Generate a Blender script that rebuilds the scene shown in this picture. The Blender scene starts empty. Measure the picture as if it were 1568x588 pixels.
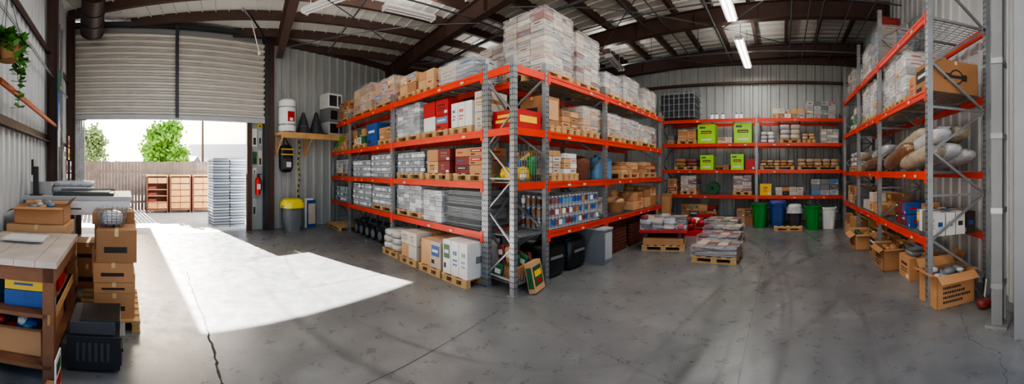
import bpy, math, random
from mathutils import Matrix, Vector
R=random.Random(7)
col=bpy.context.scene.collection

# ------------------------------------------------------------ materials
def lin(c):
    out=[]
    for v in c[:3]:
        v=v/255.0
        out.append(v/12.92 if v<=0.04045 else ((v+0.055)/1.055)**2.4)
    return tuple(out)+(1,)
MATS={}
def mat(name,rgb,rough=.6,metal=0,var=.12,scale=4,bump=0,emit=0,coat=0,alpha=1,stripes=None):
    if name in MATS: return MATS[name]
    m=bpy.data.materials.new(name); m.use_nodes=True
    nt=m.node_tree; b=nt.nodes['Principled BSDF']
    c=lin(rgb)
    b.inputs['Roughness'].default_value=rough
    b.inputs['Metallic'].default_value=metal
    if coat: b.inputs['Coat Weight'].default_value=coat; b.inputs['Coat Roughness'].default_value=.15
    tc=nt.nodes.new('ShaderNodeTexCoord'); n=nt.nodes.new('ShaderNodeTexNoise')
    n.inputs['Scale'].default_value=scale; n.inputs['Detail'].default_value=4
    nt.links.new(tc.outputs['Object'],n.inputs['Vector'])
    mx=nt.nodes.new('ShaderNodeMix'); mx.data_type='RGBA'
    mx.inputs[6].default_value=tuple(max(0,x*(1-var*1.6)) for x in c[:3])+(1,)
    mx.inputs[7].default_value=tuple(min(1,x*(1+var)) for x in c[:3])+(1,)
    nt.links.new(n.outputs['Fac'],mx.inputs[0]); nt.links.new(mx.outputs[2],b.inputs['Base Color'])
    if bump:
        bp=nt.nodes.new('ShaderNodeBump'); bp.inputs['Strength'].default_value=bump; bp.inputs['Distance'].default_value=.02
        n2=nt.nodes.new('ShaderNodeTexNoise'); n2.inputs['Scale'].default_value=scale*5
        nt.links.new(tc.outputs['Object'],n2.inputs['Vector'])
        nt.links.new(n2.outputs['Fac'],bp.inputs['Height']); nt.links.new(bp.outputs['Normal'],b.inputs['Normal'])
    if emit:
        b.inputs['Emission Color'].default_value=c; b.inputs['Emission Strength'].default_value=emit
    if alpha<1: b.inputs['Alpha'].default_value=alpha
    MATS[name]=m; return m

def film():
    m=bpy.data.materials.new('stretch_film'); m.use_nodes=True; nt=m.node_tree
    b=nt.nodes['Principled BSDF']; b.inputs['Base Color'].default_value=(.72,.74,.77,1); b.inputs['Roughness'].default_value=.14
    tc=nt.nodes.new('ShaderNodeTexCoord'); mp=nt.nodes.new('ShaderNodeMapping'); mp.inputs['Scale'].default_value=(2.2,2.2,16); mp.inputs['Rotation'].default_value=(.12,.08,0)
    n=nt.nodes.new('ShaderNodeTexNoise'); n.inputs['Scale'].default_value=1.5; n.inputs['Detail'].default_value=5; n.inputs['Distortion'].default_value=.7
    nt.links.new(tc.outputs['Object'],mp.inputs[0]); nt.links.new(mp.outputs[0],n.inputs['Vector'])
    r=nt.nodes.new('ShaderNodeValToRGB'); r.color_ramp.elements[0].position=.45; r.color_ramp.elements[0].color=(.10,.10,.10,1)
    r.color_ramp.elements[1].position=.72; r.color_ramp.elements[1].color=(.58,.58,.58,1)
    nt.links.new(n.outputs['Fac'],r.inputs[0]); nt.links.new(r.outputs[0],b.inputs['Alpha'])
    bp=nt.nodes.new('ShaderNodeBump'); bp.inputs['Strength'].default_value=.45; bp.inputs['Distance'].default_value=.03
    nt.links.new(n.outputs['Fac'],bp.inputs['Height']); nt.links.new(bp.outputs['Normal'],b.inputs['Normal'])
    return m
FILM=film()
KR=[mat('cardboard_a',(178,130,88),.8,var=.12),mat('cardboard_b',(154,110,72),.8,var=.12),mat('cardboard_c',(192,149,106),.8,var=.12)]
WH=[mat('carton_white',(210,208,203),.6),mat('carton_offwhite',(190,180,166),.6),mat('carton_pale_grey',(160,160,160),.6)]
SV=[mat('foil_silver',(182,185,190),.35,.3,var=.25,scale=20),mat('foil_grey',(134,138,144),.4,.3,var=.25,scale=20),mat('label_white',(222,222,222),.5)]
RD=[mat('carton_red',(168,26,28),.5),mat('carton_darkred',(116,36,34),.55)]
BL=[mat('carton_blue',(28,74,138),.5),mat('carton_lightblue',(88,130,164),.5)]
YL=mat('carton_yellow',(228,185,40),.5); GRN=mat('carton_green',(85,160,50),.5); DGR=mat('carton_darkgreen',(30,88,52),.5)
ORG=mat('beam_orange',(214,50,16),.42,var=.2,scale=3)
GAL=mat('galvanised_steel',(146,149,152),.42,.6,var=.3,scale=6)
WIRE=mat('deck_wire',(136,138,141),.45,.6)
HOLE=mat('slot_dark',(25,25,27),.9)
WOOD=mat('pallet_wood',(190,152,104),.8,var=.3,scale=6,bump=.2)
WOOD2=mat('bench_wood',(122,78,50),.7,var=.35,scale=5,bump=.2)
PLY=mat('plywood',(196,152,98),.7,var=.25)
BLK=mat('black_plastic',(22,23,25),.4,var=.3)
DRK=mat('dark_grey_plastic',(50,52,56),.5)
GRY=mat('grey_plastic',(112,115,119),.5)
LGR=mat('light_grey_paint',(168,171,174),.5)
WPL=mat('white_plastic',(222,222,220),.4)
BRN=mat('brown_steel',(74,52,45),.6,var=.25)
INK=mat('print_ink',(44,36,32),.7); TAPE=mat('packing_tape',(206,174,126),.35,var=.05)
GREENP=mat('green_plastic',(10,130,42),.4); BLUEP=mat('blue_plastic',(35,68,135),.4); REDP=mat('red_plastic',(195,20,20),.35)
CLEAR=mat('clear_plastic_bag',(192,194,198),.15,coat=.6,var=.3,scale=9,bump=.9)
YBAG=mat('yellow_bag',(240,215,30),.3,bump=.6)
WICK=mat('wicker_brown',(112,66,46),.8,var=.4,scale=40,bump=.6)
PINKS=mat('product_maroon',(124,74,70),.5,var=.3,scale=14)
BEI=mat('carton_beige',(176,158,142),.6,var=.15)
TAU=mat('carton_taupe',(142,130,122),.6,var=.15)

# ------------------------------------------------------------ mesh builder
class MB:
    def __init__(s): s.v=[];s.f=[];s.m=[];s.sm=[];s.mats=[]
    def mi(s,m):
        if m not in s.mats: s.mats.append(m)
        return s.mats.index(m)
    def add(s,vs,fs,m,smooth=False,T=None):
        o=len(s.v)
        if T is not None: vs=[tuple(T@Vector(v)) for v in vs]
        s.v+=vs; k=s.mi(m)
        for f in fs: s.f.append(tuple(i+o for i in f)); s.m.append(k); s.sm.append(smooth)
    def box(s,x0,x1,y0,y1,z0,z1,m,T=None):
        vs=[(x0,y0,z0),(x1,y0,z0),(x1,y1,z0),(x0,y1,z0),(x0,y0,z1),(x1,y0,z1),(x1,y1,z1),(x0,y1,z1)]
        s.add(vs,[(0,3,2,1),(4,5,6,7),(0,1,5,4),(1,2,6,5),(2,3,7,6),(3,0,4,7)],m,T=T)
    def prism(s,poly,z0,z1,m):
        n=len(poly); vs=[(p[0],p[1],z0) for p in poly]+[(p[0],p[1],z1) for p in poly]
        s.add(vs,[tuple(range(n))[::-1],tuple(range(n,2*n))]+[(i,(i+1)%n,n+(i+1)%n,n+i) for i in range(n)],m)
    def frus(s,c,r0,r1,z0,z1,m,n=16,T=None,caps=True,sq=None):
        vs=[]
        for z,r in ((z0,r0),(z1,r1)):
            for i in range(n):
                a=2*math.pi*i/n; ca,sa=math.cos(a),math.sin(a)
                if sq:
                    ca=math.copysign(abs(ca)**sq,ca); sa=math.copysign(abs(sa)**sq,sa)
                vs.append((c[0]+r*ca,c[1]+r*sa,z))
        s.add(vs,[(i,(i+1)%n,n+(i+1)%n,n+i) for i in range(n)],m,True,T)
        if caps:
            s.add(vs[:n],[tuple(range(n))[::-1]],m,T=T); s.add(vs[n:],[tuple(range(n))],m,T=T)
    def tube(s,p,q,r,m,n=8):
        p=Vector(p);q=Vector(q);d=q-p
        if d.length<1e-5: return
        T=Matrix.Translation(p)@d.to_track_quat('Z','Y').to_matrix().to_4x4()
        s.frus((0,0),r,r,0,d.length,m,n,T)
    def bar(s,p,q,w,h,m):
        p=Vector(p);q=Vector(q);d=q-p
        T=Matrix.Translation(p)@d.to_track_quat('Z','Y').to_matrix().to_4x4()
        s.box(-w/2,w/2,-h/2,h/2,0,d.length,m,T)
    def pillow(s,c,sx,sy,sz,m,e=.5,nu=14,nv=8,T=None,jit=0,ez=None):
        ez=ez or e
        P=lambda v,k: math.copysign(abs(v)**k,v)
        vs=[]
        for j in range(nv+1):
            b=-math.pi/2+math.pi*j/nv
            for i in range(nu):
                a=2*math.pi*i/nu
                w=1+R.uniform(-jit,jit)
                vs.append((c[0]+sx/2*w*P(math.cos(a),e)*P(math.cos(b),ez),c[1]+sy/2*w*P(math.sin(a),e)*P(math.cos(b),ez),c[2]+sz/2*P(math.sin(b),ez)*w))
        fs=[(j*nu+i,j*nu+(i+1)%nu,(j+1)*nu+(i+1)%nu,(j+1)*nu+i) for j in range(nv) for i in range(nu)]
        s.add(vs,fs,m,True,T)
    def quad(s,pts,m): s.add(list(pts),[(0,1,2,3)],m)
    def obj(s,name,M=None,bevel=0,recenter=True):
        M=M or Matrix.Identity(4)
        vs=s.v
        if recenter and vs:
            xs=[v[0] for v in vs];ys=[v[1] for v in vs];zs=[v[2] for v in vs]
            c=Vector(((min(xs)+max(xs))/2,(min(ys)+max(ys))/2,min(zs)))
            vs=[(v[0]-c.x,v[1]-c.y,v[2]-c.z) for v in vs]; M=M@Matrix.Translation(c)
        me=bpy.data.meshes.new(name); me.from_pydata(vs,[],s.f)
        for m in s.mats: me.materials.append(m)
        me.polygons.foreach_set('material_index',s.m); me.polygons.foreach_set('use_smooth',s.sm); me.update()
        o=bpy.data.objects.new(name,me); o.matrix_world=M; col.objects.link(o)
        if bevel:
            b=o.modifiers.new('bevel','BEVEL'); b.width=bevel; b.segments=2; b.limit_method='ANGLE'
        return o
def frame(x,y,ang,z=0): return Matrix.Translation((x,y,z))@Matrix.Rotation(ang,4,'Z')
# local frames (x along, y into depth)
MA=frame(-10.55,2.74,math.atan(.067))           # long rack on the left
MBk=frame(-3.2,3.2,math.pi/2)                    # rack along the aisle
MC=frame(-3.85,10.4,0)                           # rack on the back wall
MR=frame(1.75,9.9,-math.pi/2)                    # rack on the right wall
MG=frame(-8.57,-2.77,math.atan2(.94,-.345))      # garage wall, +y outside
ML=frame(-7.94,-4.5,math.atan2(.345,.94))        # left wall, +y inside

# ------------------------------------------------------------ goods builders
def pallet(mb,x0,x1,y0,y1,z,m=WOOD,h=.12):
    w=x1-x0;d=y1-y0
    for k in (0,.5,1):
        y=y0+.045+k*(d-.09)
        for kk in (0,.5,1):
            x=x0+.06+kk*(w-.12); mb.box(x-.055,x+.055,y-.04,y+.04,z+.018,z+h-.035,m)
        mb.box(x0,x1,y-.045,y+.045,z,z+.018,m); mb.box(x0,x1,y-.045,y+.045,z+h-.035,z+h-.018,m)
    n=max(3,int(w/.15))
    for i in range(n):
        x=x0+(w-.095)*i/(n-1); mb.box(x,x+.095,y0,y1,z+h-.018,z+h,m)
PRT=[RD[0],BL[0],DGR,YL,RD[1],BL[1]]
def carton(mb,x0,x1,y0,y1,z0,z1,m,label=.6,T=None,tape=True):
    mb.box(x0,x1,y0,y1,z0,z1,m,T)
    w=x1-x0;d=y1-y0;h=z1-z0
    if tape and min(w,d)>.12:
        ym=(y0+y1)/2; mb.box(x0-.001,x1+.001,ym-.02,ym+.02,z1-.05,z1+.001,TAPE if m in KR else m,T)
    if R.random()<label:
        lm=R.choice([INK,INK,INK,RD[0],WH[0],BL[0]]) if m in KR else R.choice([INK,RD[0],BL[0],KR[1],GRY])
        big=R.random()<.35 and h>.12
        if big:
            lm=R.choice(PRT+[INK,INK]); a=R.uniform(.06,.12); b=1-a
            mb.box(x0+a*w,x0+b*w,y0-.0015,y0,z0+.45*h,z0+.86*h,lm,T)
            mb.box(x0+(a+.1)*w,x0+(b-.15)*w,y0-.003,y0-.0015,z0+.6*h,z0+.7*h,WH[0] if lm is not WH[0] else INK,T)
            mb.box(x0+a*w,x0+.4*w,y0-.0015,y0,z0+.15*h,z0+.3*h,INK,T)
        else:
            a=R.uniform(.12,.3);b=R.uniform(.55,.85)
            for zz in ((.6,.72),(.42,.48),(.3,.35)) if h>.15 else ((.4,.6),):
                x=x0+a*w
                while x<x0+b*w-.01:
                    q=min(R.uniform(.015,.05),x0+b*w-x); mb.box(x,x+q,y0-.0015,y0,z0+zz[0]*h,z0+zz[1]*h,lm,T); x+=q+.01
            if h>.15: mb.box(x0+.7*w,x0+.92*w,y0-.0015,y0,z0+.08*h,z0+.26*h,WH[0],T)
        mb.box(x1,x1+.0015,y0+.25*d,y0+.75*d,z0+.4*h,z0+.6*h,lm,T)
        mb.box(x0-.0015,x0,y0+.25*d,y0+.75*d,z0+.4*h,z0+.6*h,lm,T)
def stack(mb,x0,x1,y0,y1,z0,z1,cell,ms,label=.5,ragged=0):
    nx=max(1,round((x1-x0)/cell[0]));ny=max(1,round((y1-y0)/cell[1]));nz=max(1,round((z1-z0)/cell[2]))
    cx=(x1-x0)/nx;cy=(y1-y0)/ny;cz=(z1-z0)/nz
    for i in range(nx):
        for j in range(ny):
            top=nz-(1 if ragged and R.random()<ragged and nz>1 else 0)
            for k in range(top):
                if 0<i<nx-1 and 0<j<ny-1 and k<top-1: continue
                g=.006+R.random()*.008; jx=R.uniform(-.005,.005); jy=R.uniform(0,.012)
                carton(mb,x0+i*cx+g/2+jx,x0+(i+1)*cx-g/2+jx,y0+j*cy+g/2+jy,y0+(j+1)*cy-g/2,z0+k*cz,z0+(k+1)*cz-.007,R.choice(ms),label,tape=cz>.1)
def shell(mb,x0,x1,y0,y1,z0,z1,e=.012):
    n=6; peri=[]
    for i in range(n): peri.append((x0+(x1-x0)*i/n,y0))
    for i in range(n): peri.append((x1,y0+(y1-y0)*i/n))
    for i in range(n): peri.append((x1-(x1-x0)*i/n,y1))
    for i in range(n): peri.append((x0,y1-(y1-y0)*i/n))
    cx,cy=(x0+x1)/2,(y0+y1)/2; N=len(peri); nz=6; vs=[]
    for k in range(nz+1):
        for p in peri:
            o=e+R.uniform(0,.010); dx=p[0]-cx;dy=p[1]-cy;l=math.hypot(dx,dy)
            vs.append((p[0]+dx/l*o*1.4,p[1]+dy/l*o*1.4,z0+(z1-z0)*k/nz+(.01 if k==nz else 0)))
    fs=[(k*N+i,k*N+(i+1)%N,(k+1)*N+(i+1)%N,(k+1)*N+i) for k in range(nz) for i in range(N)]
    fs.append(tuple(nz*N+i for i in range(N)))
    mb.add(vs,fs,FILM,False)
def load(name,M,x0,x1,y0,y1,z,h,ms,cell=(.3,.3,.2),wrap=False,pal=True,label=.6,ragged=0):
    mb=MB(); zb=z
    if pal: pallet(mb,x0,x1,y0,y1,z); zb=z+.12
    stack(mb,x0+.02,x1-.02,y0+.02,y1-.02,zb,z+h,cell,ms,label,ragged)
    if wrap: shell(mb,x0+.02,x1-.02,y0+.02,y1-.02,zb-.02,z+h)
    return mb.obj(name,M)
def cans(name,M,x0,x1,y0,y1,z,layers,ms,r=.037,ch=.115,pal=False,lid=SV[0],tray=None,mix=False):
    mb=MB(); zb=z
    if pal: pallet(mb,x0,x1,y0,y1,z); zb+=.12
    nx=max(2,int((x1-x0)/(2*r+.002))); ny=max(2,int((y1-y0)/(2*r+.002)))
    dx=(x1-x0)/nx;dy=(y1-y0)/ny
    for k in range(layers):
        z0=zb+k*(ch+.012)
        mb.box(x0,x1,y0,y1,z0,z0+.01,tray or WH[2])
        if k<layers-1: mb.box(x0+dx,x1-dx,y0+dy,y1-dy,z0+.01,z0+ch+.01,DRK)
        for i in range(nx):
            if R.random()<.01: continue
            for j in range(ny):
                if k<layers-1 and 0<i<nx-1 and j>0: continue
                m=R.choice(ms) if mix else ms[(i//4+k*3)%len(ms)]
                c=(x0+(i+.5)*dx,y0+(j+.5)*dy)
                if mix:
                    mb.frus(c,r*.95,r*.95,z0+.01,z0+ch*.3,SV[1],8); mb.frus(c,r*.97,r*.97,z0+ch*.3,z0+ch*.8,m,8); mb.frus(c,r*.95,r*.7,z0+ch*.8,z0+ch*.92,SV[1],8)
                else: mb.frus(c,r*.97,r*.97,z0+.01,z0+ch*.9,m,8)
                mb.frus(c,r*.8,r*.8,z0+ch*.9,z0+ch+.01,lid,8)
    return mb.obj(name,M)
def sacks(name,M,x0,x1,y0,y1,z,h,ms,lay=.12,nx=2,pal=True,jit=.03):
    mb=MB(); zb=z
    if pal: pallet(mb,x0,x1,y0,y1,z); zb+=.12
    n=max(1,int(round((z+h-zb)/lay))); t=(z+h-zb)/n; w=(x1-x0)/nx
    for k in range(n):
        for i in range(nx):
            mb.pillow((x0+(i+.5)*w+R.uniform(-.015,.015),(y0+y1)/2,zb+(k+.5)*t),w*1.0,(y1-y0)*.98,t*1.12,R.choice(ms),.45,jit=jit)
    return mb.obj(name,M)
def trays(name,M,x0,x1,y0,y1,z,h,ms,pal=True,t=.03,top=None):
    mb=MB(); zb=z
    if pal: pallet(mb,x0,x1,y0,y1,z); zb+=.12
    n=int((z+h-zb)/t)
    for k in range(n):
        a=R.uniform(-.015,.015);b=R.uniform(-.01,.01); m=R.choice(ms)
        mb.pillow(((x0+x1)/2+a,(y0+y1)/2+b,zb+(k+.5)*t),(x1-x0)*.98,(y1-y0)*.98,t*1.0,m,.18,nu=20,nv=4,ez=.4)
    if top:
        for i in range(4):
            for j in range(3):
                mb.pillow((x0+(x1-x0)*(.14+.24*i),y0+(y1-y0)*(.18+.32*j),z+h+.012),(x1-x0)*.23,(y1-y0)*.31,.05,R.choice(top),.35)
        shell(mb,x0,x1,y0,y1,zb,z+h+.02,.004)
    return mb.obj(name,M)
def openbox(name,M,x0,x1,y0,y1,z,h,m=None,fill=None,flap=.14):
    m=m or KR[0]; mb=MB(); t=.006
    mb.box(x0,x1,y0,y1,z,z+t,m); mb.box(x0,x1,y0,y0+t,z,z+h,m); mb.box(x0,x1,y1-t,y1,z,z+h,m)
    mb.box(x0,x0+t,y0,y1,z,z+h,m); mb.box(x1-t,x1,y0,y1,z,z+h,m)
    Z=z+h;f=flap
    mb.quad([(x0,y0,Z),(x1,y0,Z),(x1,y0-f*.8,Z-f*.5),(x0,y0-f*.8,Z-f*.5)],m)
    mb.quad([(x0,y1,Z),(x1,y1,Z),(x1,y1+f*.6,Z+f*.7),(x0,y1+f*.6,Z+f*.7)],m)
    mb.quad([(x0,y0,Z),(x0,y1,Z),(x0-f*.8,y1,Z+f*.2),(x0-f*.8,y0,Z+f*.2)],m)
    mb.quad([(x1,y0,Z),(x1,y1,Z),(x1+f*.8,y1,Z-f*.1),(x1+f*.8,y0,Z-f*.1)],m)
    for k in range(4):
        a=x0+(x1-x0)*.15; b=x0+(x1-x0)*R.uniform(.6,.85); zz=z+h*(.15+.14*k)
        x=a
        while x<b:
            w=R.uniform(.012,.03); mb.box(x,x+w,y0-.001,y0,zz,zz+h*.075,INK); x+=w+.008
    for i in range(14):
        s=R.uniform(.08,.17)
        mb.pillow((R.uniform(x0+.08,x1-.08),R.uniform(y0+.08,y1-.08),z+h*.85+R.uniform(-.03,.05)),s,s*.9,s*.6,R.choice(fill or [CLEAR,WH[0],KR[2]]),R.uniform(.4,.9),8,6)
    return mb.obj(name,M)
def single(name,M,x0,x1,y0,y1,z0,z1,m,rot=0,label=1):
    mb=MB(); T=None
    if rot:
        c=Vector(((x0+x1)/2,(y0+y1)/2,0)); T=Matrix.Translation(c)@Matrix.Rotation(rot,4,'Z')@Matrix.Translation(-c)
    carton(mb,x0,x1,y0,y1,z0,z1,m,label,T)
    return mb.obj(name,M,bevel=.004)
def bin_(name,x,y,r,h,m,bag=None,lid=False,ang=0):
    mb=MB(); mb.frus((0,0),r*.78,r,0.02,h,m,20,sq=.55,caps=False)
    mb.frus((0,0),r*.78,r*.78,0,.03,m,20,sq=.55)
    mb.frus((0,0),r*1.07,r*1.09,h-.05,h,m,20,sq=.55,caps=False); mb.frus((0,0),r*1.09,r*.95,h,h+.006,m,20,sq=.55,caps=False)
    mb.frus((0,0),r*.95,r*.72,h+.005,.05,DRK,20,sq=.55,caps=False)
    for sx in (-1,1): mb.box(sx*r*1.05-.03,sx*r*1.05+.03,-.06,.06,h-.14,h-.1,m)
    for sx in (-.4,.4): mb.box(sx*r-.015,sx*r+.015,-r*.93,-r*.8,.1,h-.1,m)
    if bag:
        mb.frus((0,0),r*1.16,r*1.1,h-.16,h+.01,bag,20,sq=.6,caps=False,T=None)
        mb.pillow((0,0,h+.0),r*2,r*2,.2,bag,.7,jit=.08)
    if lid:
        mb.frus((0,0),r*1.12,r*1.0,h,h+.07,m,20,sq=.55); mb.box(-.08,.08,-r*1.2,-r,h,h+.04,m)
    return mb.obj(name,frame(x,y,ang))

# ------------------------------------------------------------ racking
def upright(mb,x,y,h,face=-1):
    mb.box(x-.04,x+.04,y-.035,y+.035,0,h,GAL)
    mb.box(x-.07,x+.07,y-.06,y+.06,0,.012,GAL)
    z=.1
    while z<h-.05:
        for dx in (-.018,.018):
            mb.box(x+dx-.006,x+dx+.006,y-.0365,y-.035,z,z+.022,HOLE)
        z+=.075
def beam(mb,x0,x1,y,z,axis='x',x=0):
    if axis=='x':
        mb.box(x0,x1,y-.022,y+.022,z-.10,z-.01,ORG); mb.box(x0,x1,y-.03,y+.0,z-.035,z,ORG)
        for xx in (x0,x1):
            mb.box(xx-.025,xx+.025,y-.034,y-.022,z-.15,z+.02,ORG)
    else:
        mb.box(x-.022,x+.022,x0,x1,z-.10,z,ORG)
def deck(mb,x0,x1,y0,y1,z,step=.08):
    x=x0+.02
    while x<x1: mb.box(x-.0035,x+.0035,y0,y1,z-.006,z,WIRE); x+=step
    y=y0+.03
    while y<y1: mb.box(x0,x1,y-.0035,y+.0035,z-.012,z-.006,WIRE); y+=.12
    n=max(2,int((x1-x0)/.6))
    for i in range(1,n): 
        xx=x0+(x1-x0)*i/n; mb.box(xx-.02,xx+.02,y0,y1,z-.04,z-.012,GAL)
def rack(name,M,posts,depth,levels,h,y0=0):
    mb=MB()
    for p in posts:
        upright(mb,p,y0,h); upright(mb,p,y0+depth,h)
        z=.25;k=0
        while z<h-.35:
            a,b=(y0+.03,y0+depth-.03) if k%2 else (y0+depth-.03,y0+.03)
            mb.bar((p,a,z),(p,b,z+.55),.03,.03,GAL)
            if k%2==0: mb.bar((p,y0+.03,z),(p,y0+depth-.03,z),.03,.03,GAL)
            z+=.55;k+=1
    for a,b in zip(posts[:-1],posts[1:]):
        for L in levels:
            beam(mb,a+.04,b-.04,y0-.01,L); beam(mb,a+.04,b-.04,y0+depth+.01,L)
            deck(mb,a+.05,b-.05,y0+.02,y0+depth-.02,L)
            x=a+.5
            while x<b-.3:   # shelf tags clipped on the beam
                if R.random()<.45: mb.box(x,x+.08,y0-.043,y0-.041,L-.08,L-.045,WH[1])
                x+=R.uniform(.35,.7)
    return mb.obj(name,M)
LV=[.77,1.5,2.24,3.07]
rack('pallet_rack',MA,[.12,1.58,4.05,6.80],.62,LV,3.25)
rack('pallet_rack',MBk,[.66,2.4,5.35],1.0,LV,3.22)
rack('pallet_rack',MC,[.05,3.05,5.73],1.0,[.92,1.7,2.52,3.27],3.45)
rack('pallet_rack',MR,[.3,2.1,3.85,6.05],.85,[.82,1.65,2.67,3.61],4.6)
# corner end unit
mb=MB()
for p in ((-3.2,3.2),(-3.72,3.2)):
    mb.box(p[0]-.04,p[0]+.04,p[1]-.035,p[1]+.035,0,3.18,GAL); mb.box(p[0]-.07,p[0]+.07,p[1]-.06,p[1]+.06,0,.012,GAL)
    z=.1
    while z<3.1:
        for dx in (-.018,.018): mb.box(p[0]+dx-.006,p[0]+dx+.006,p[1]-.0365,p[1]-.035,z,z+.022,HOLE)
        for dx in (-.018,.018): mb.box(p[0]+.04,p[0]+.0415,p[1]+dx-.006,p[1]+dx+.006,z,z+.022,HOLE)
        z+=.075
z=.2;k=0
while z<2.9:
    a,b=(-3.2,-3.72) if k%2 else (-3.72,-3.2)
    mb.bar((a,3.2,z),(b,3.2,z+.45),.022,.022,GAL)
    if k%3==0: mb.bar((-3.72,3.2,z),(-3.2,3.2,z),.022,.022,GAL)
    z+=.45;k+=1
for L in LV[1:]:
    mb.box(-3.225,-3.175,3.24,3.82,L-.1,L,ORG)
    mb.box(-3.7,-3.22,3.17,3.21,L-.1,L,ORG) if L>2 else None
for L in LV[:3]+[.14]:
    y=3.24
    while y<3.8: mb.box(-3.72,-3.2,y-.0035,y+.0035,L-.006,L,WIRE); y+=.05
    x=-3.7
    while x<-3.2: mb.box(x-.0035,x+.0035,3.22,3.82,L-.012,L-.006,WIRE); x+=.05
for L,hh in ((1.5,.42),(.14,.12)):
    y=3.26
    while y<3.8: mb.box(-3.203,-3.197,y-.003,y+.003,L,L+hh,WIRE); y+=.05
    zz=L
    while zz<L+hh: mb.box(-3.203,-3.197,3.24,3.8,zz-.003,zz+.003,WIRE); zz+=.06
mb.obj('rack_end_frame')

# ------------------------------------------------------------ room shell
def zc(x): return 5.5+.05*(x+11)
def gx(y): return -8.57-.367*(y+2.77)
def ribbed(name,M,x0,x1,z0,z1,m,pitch=.3,d=.035,y=0,side=-1,th=.02):
    mb=MB(); pts=[]; x=x0
    while x<x1-1e-6:
        for a,o in ((0,0),(.55,0),(.65,1),(.9,1)):
            xx=x+a*pitch
            if xx<x1: pts.append((xx,y+side*o*d))
        x+=pitch
    pts.append((x1,y)); n=len(pts)
    vs=[(p[0],p[1],z0) for p in pts]+[(p[0],p[1],z1) for p in pts]
    mb.add(vs,[(i,i+1,n+i+1,n+i) for i in range(n-1)],m)
    yb=y-side*th
    mb.box(x0,x1,min(y-side*.004,yb),max(y-side*.004,yb),z0,z1,m)
    return mb.obj(name,M)
WALLM=mat('wall_sheet_metal',(156,160,159),.5,.1,var=.14,scale=1.5)
WALLL=mat('wall_sheet_left',(190,194,197),.5,.05,var=.1,scale=1.5)
# floor
fm=bpy.data.materials.new('concrete_floor'); fm.use_nodes=True; nt=fm.node_tree; b=nt.nodes['Principled BSDF']
N=nt.nodes.new; Lk=nt.links.new
geo=N('ShaderNodeTexCoord')
def noise(sc,det=6,dist=0,rough=.6):
    n=N('ShaderNodeTexNoise'); n.inputs['Scale'].default_value=sc; n.inputs['Detail'].default_value=det; n.inputs['Distortion'].default_value=dist; n.inputs['Roughness'].default_value=rough
    Lk(geo.outputs['Object'],n.inputs['Vector']); return n
def ramp(src,p0,c0,p1,c1):
    r=N('ShaderNodeValToRGB'); r.color_ramp.elements[0].position=p0; r.color_ramp.elements[0].color=c0
    r.color_ramp.elements[1].position=p1; r.color_ramp.elements[1].color=c1; Lk(src,r.inputs[0]); return r
def mixc(fac,a,bb,mode='MIX'):
    m=N('ShaderNodeMix'); m.data_type='RGBA'; m.blend_type=mode
    if isinstance(fac,(int,float)): m.inputs[0].default_value=fac
    else: Lk(fac,m.inputs[0])
    for i,s in ((6,a),(7,bb)):
        if isinstance(s,tuple): m.inputs[i].default_value=s
        else: Lk(s,m.inputs[i])
    return m.outputs[2]
def math_(op,a,bb=None):
    m=N('ShaderNodeMath'); m.operation=op
    for i,s in ((0,a),(1,bb)):
        if s is None: continue
        if isinstance(s,(int,float)): m.inputs[i].default_value=s
        else: Lk(s,m.inputs[i])
    return m.outputs[0]
n1=noise(.7,8,.6); n2=noise(5,10,0,.7); n3=noise(38,4); n4=noise(1.8,9,1.2,.65)
base=ramp(n1.outputs['Fac'],.32,lin((98,100,102)),.7,lin((130,130,128))).outputs[0]
base=mixc(.45,base,ramp(n2.outputs['Fac'],.22,(.5,.5,.5,1),.72,(1,1,1,1)).outputs[0],'MULTIPLY')
base=mixc(.35,base,ramp(n3.outputs['Fac'],.25,(.65,.65,.65,1),.65,(1,1,1,1)).outputs[0],'MULTIPLY')
base=mixc(.5,base,ramp(n4.outputs['Fac'],.36,(.6,.6,.6,1),.66,(1.15,1.15,1.13,1)).outputs[0],'MULTIPLY')
sep=N('ShaderNodeSeparateXYZ'); Lk(geo.outputs['Object'],sep.inputs[0])
def ring(cx,cy,rad,w,st,ky=1,c=(52,52,54)):
    # rubber tyre marks: a thin band, broken up by the coarse noise
    global base
    dx=math_('SUBTRACT',sep.outputs[0],cx); dy=math_('MULTIPLY',math_('SUBTRACT',sep.outputs[1],cy),ky)
    d=math_('SQRT',math_('ADD',math_('MULTIPLY',dx,dx),math_('MULTIPLY',dy,dy)))
    e=math_('ABSOLUTE',math_('SUBTRACT',d,rad))
    e=math_('MAXIMUM',math_('ADD',e,math_('MULTIPLY',math_('SUBTRACT',n4.outputs['Fac'],.5),w*.8)),0.0)
    g=math_('DIVIDE',e,w)
    f=ramp(g,.15,(st,st,st,1),1.0,(0,0,0,1)).outputs[0]
    f=math_('MULTIPLY',f,ramp(n1.outputs['Fac'],.38,(.1,.1,.1,1),.6,(1,1,1,1)).outputs[0])
    base=mixc(f,base,lin(c))
ring(-4.2,4.3,4.0,.16,.45,.8); ring(-4.2,4.3,4.3,.05,.45,.7); ring(-3.9,3.4,3.1,.12,.45,.5); ring(-3.9,3.4,3.4,.035,.5,.5); ring(-5.5,5.5,6.1,.16,.4,.7); ring(-5.4,5.6,6.4,.04,.45,.6)
ring(3.5,1.2,4.4,.09,.45,.6); ring(3.6,1.3,4.8,.04,.45,.5); ring(-.6,3.2,1.5,.02,.45,.5); ring(-2.6,4.0,2.6,.06,.45,.45); ring(2.5,4,2.8,.06,.45,.5)
ring(-6,9,7.4,.04,.45,.9); ring(-6,9,7.9,.08,.4,.9)
Lk(base,b.inputs['Base Color'])
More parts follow.
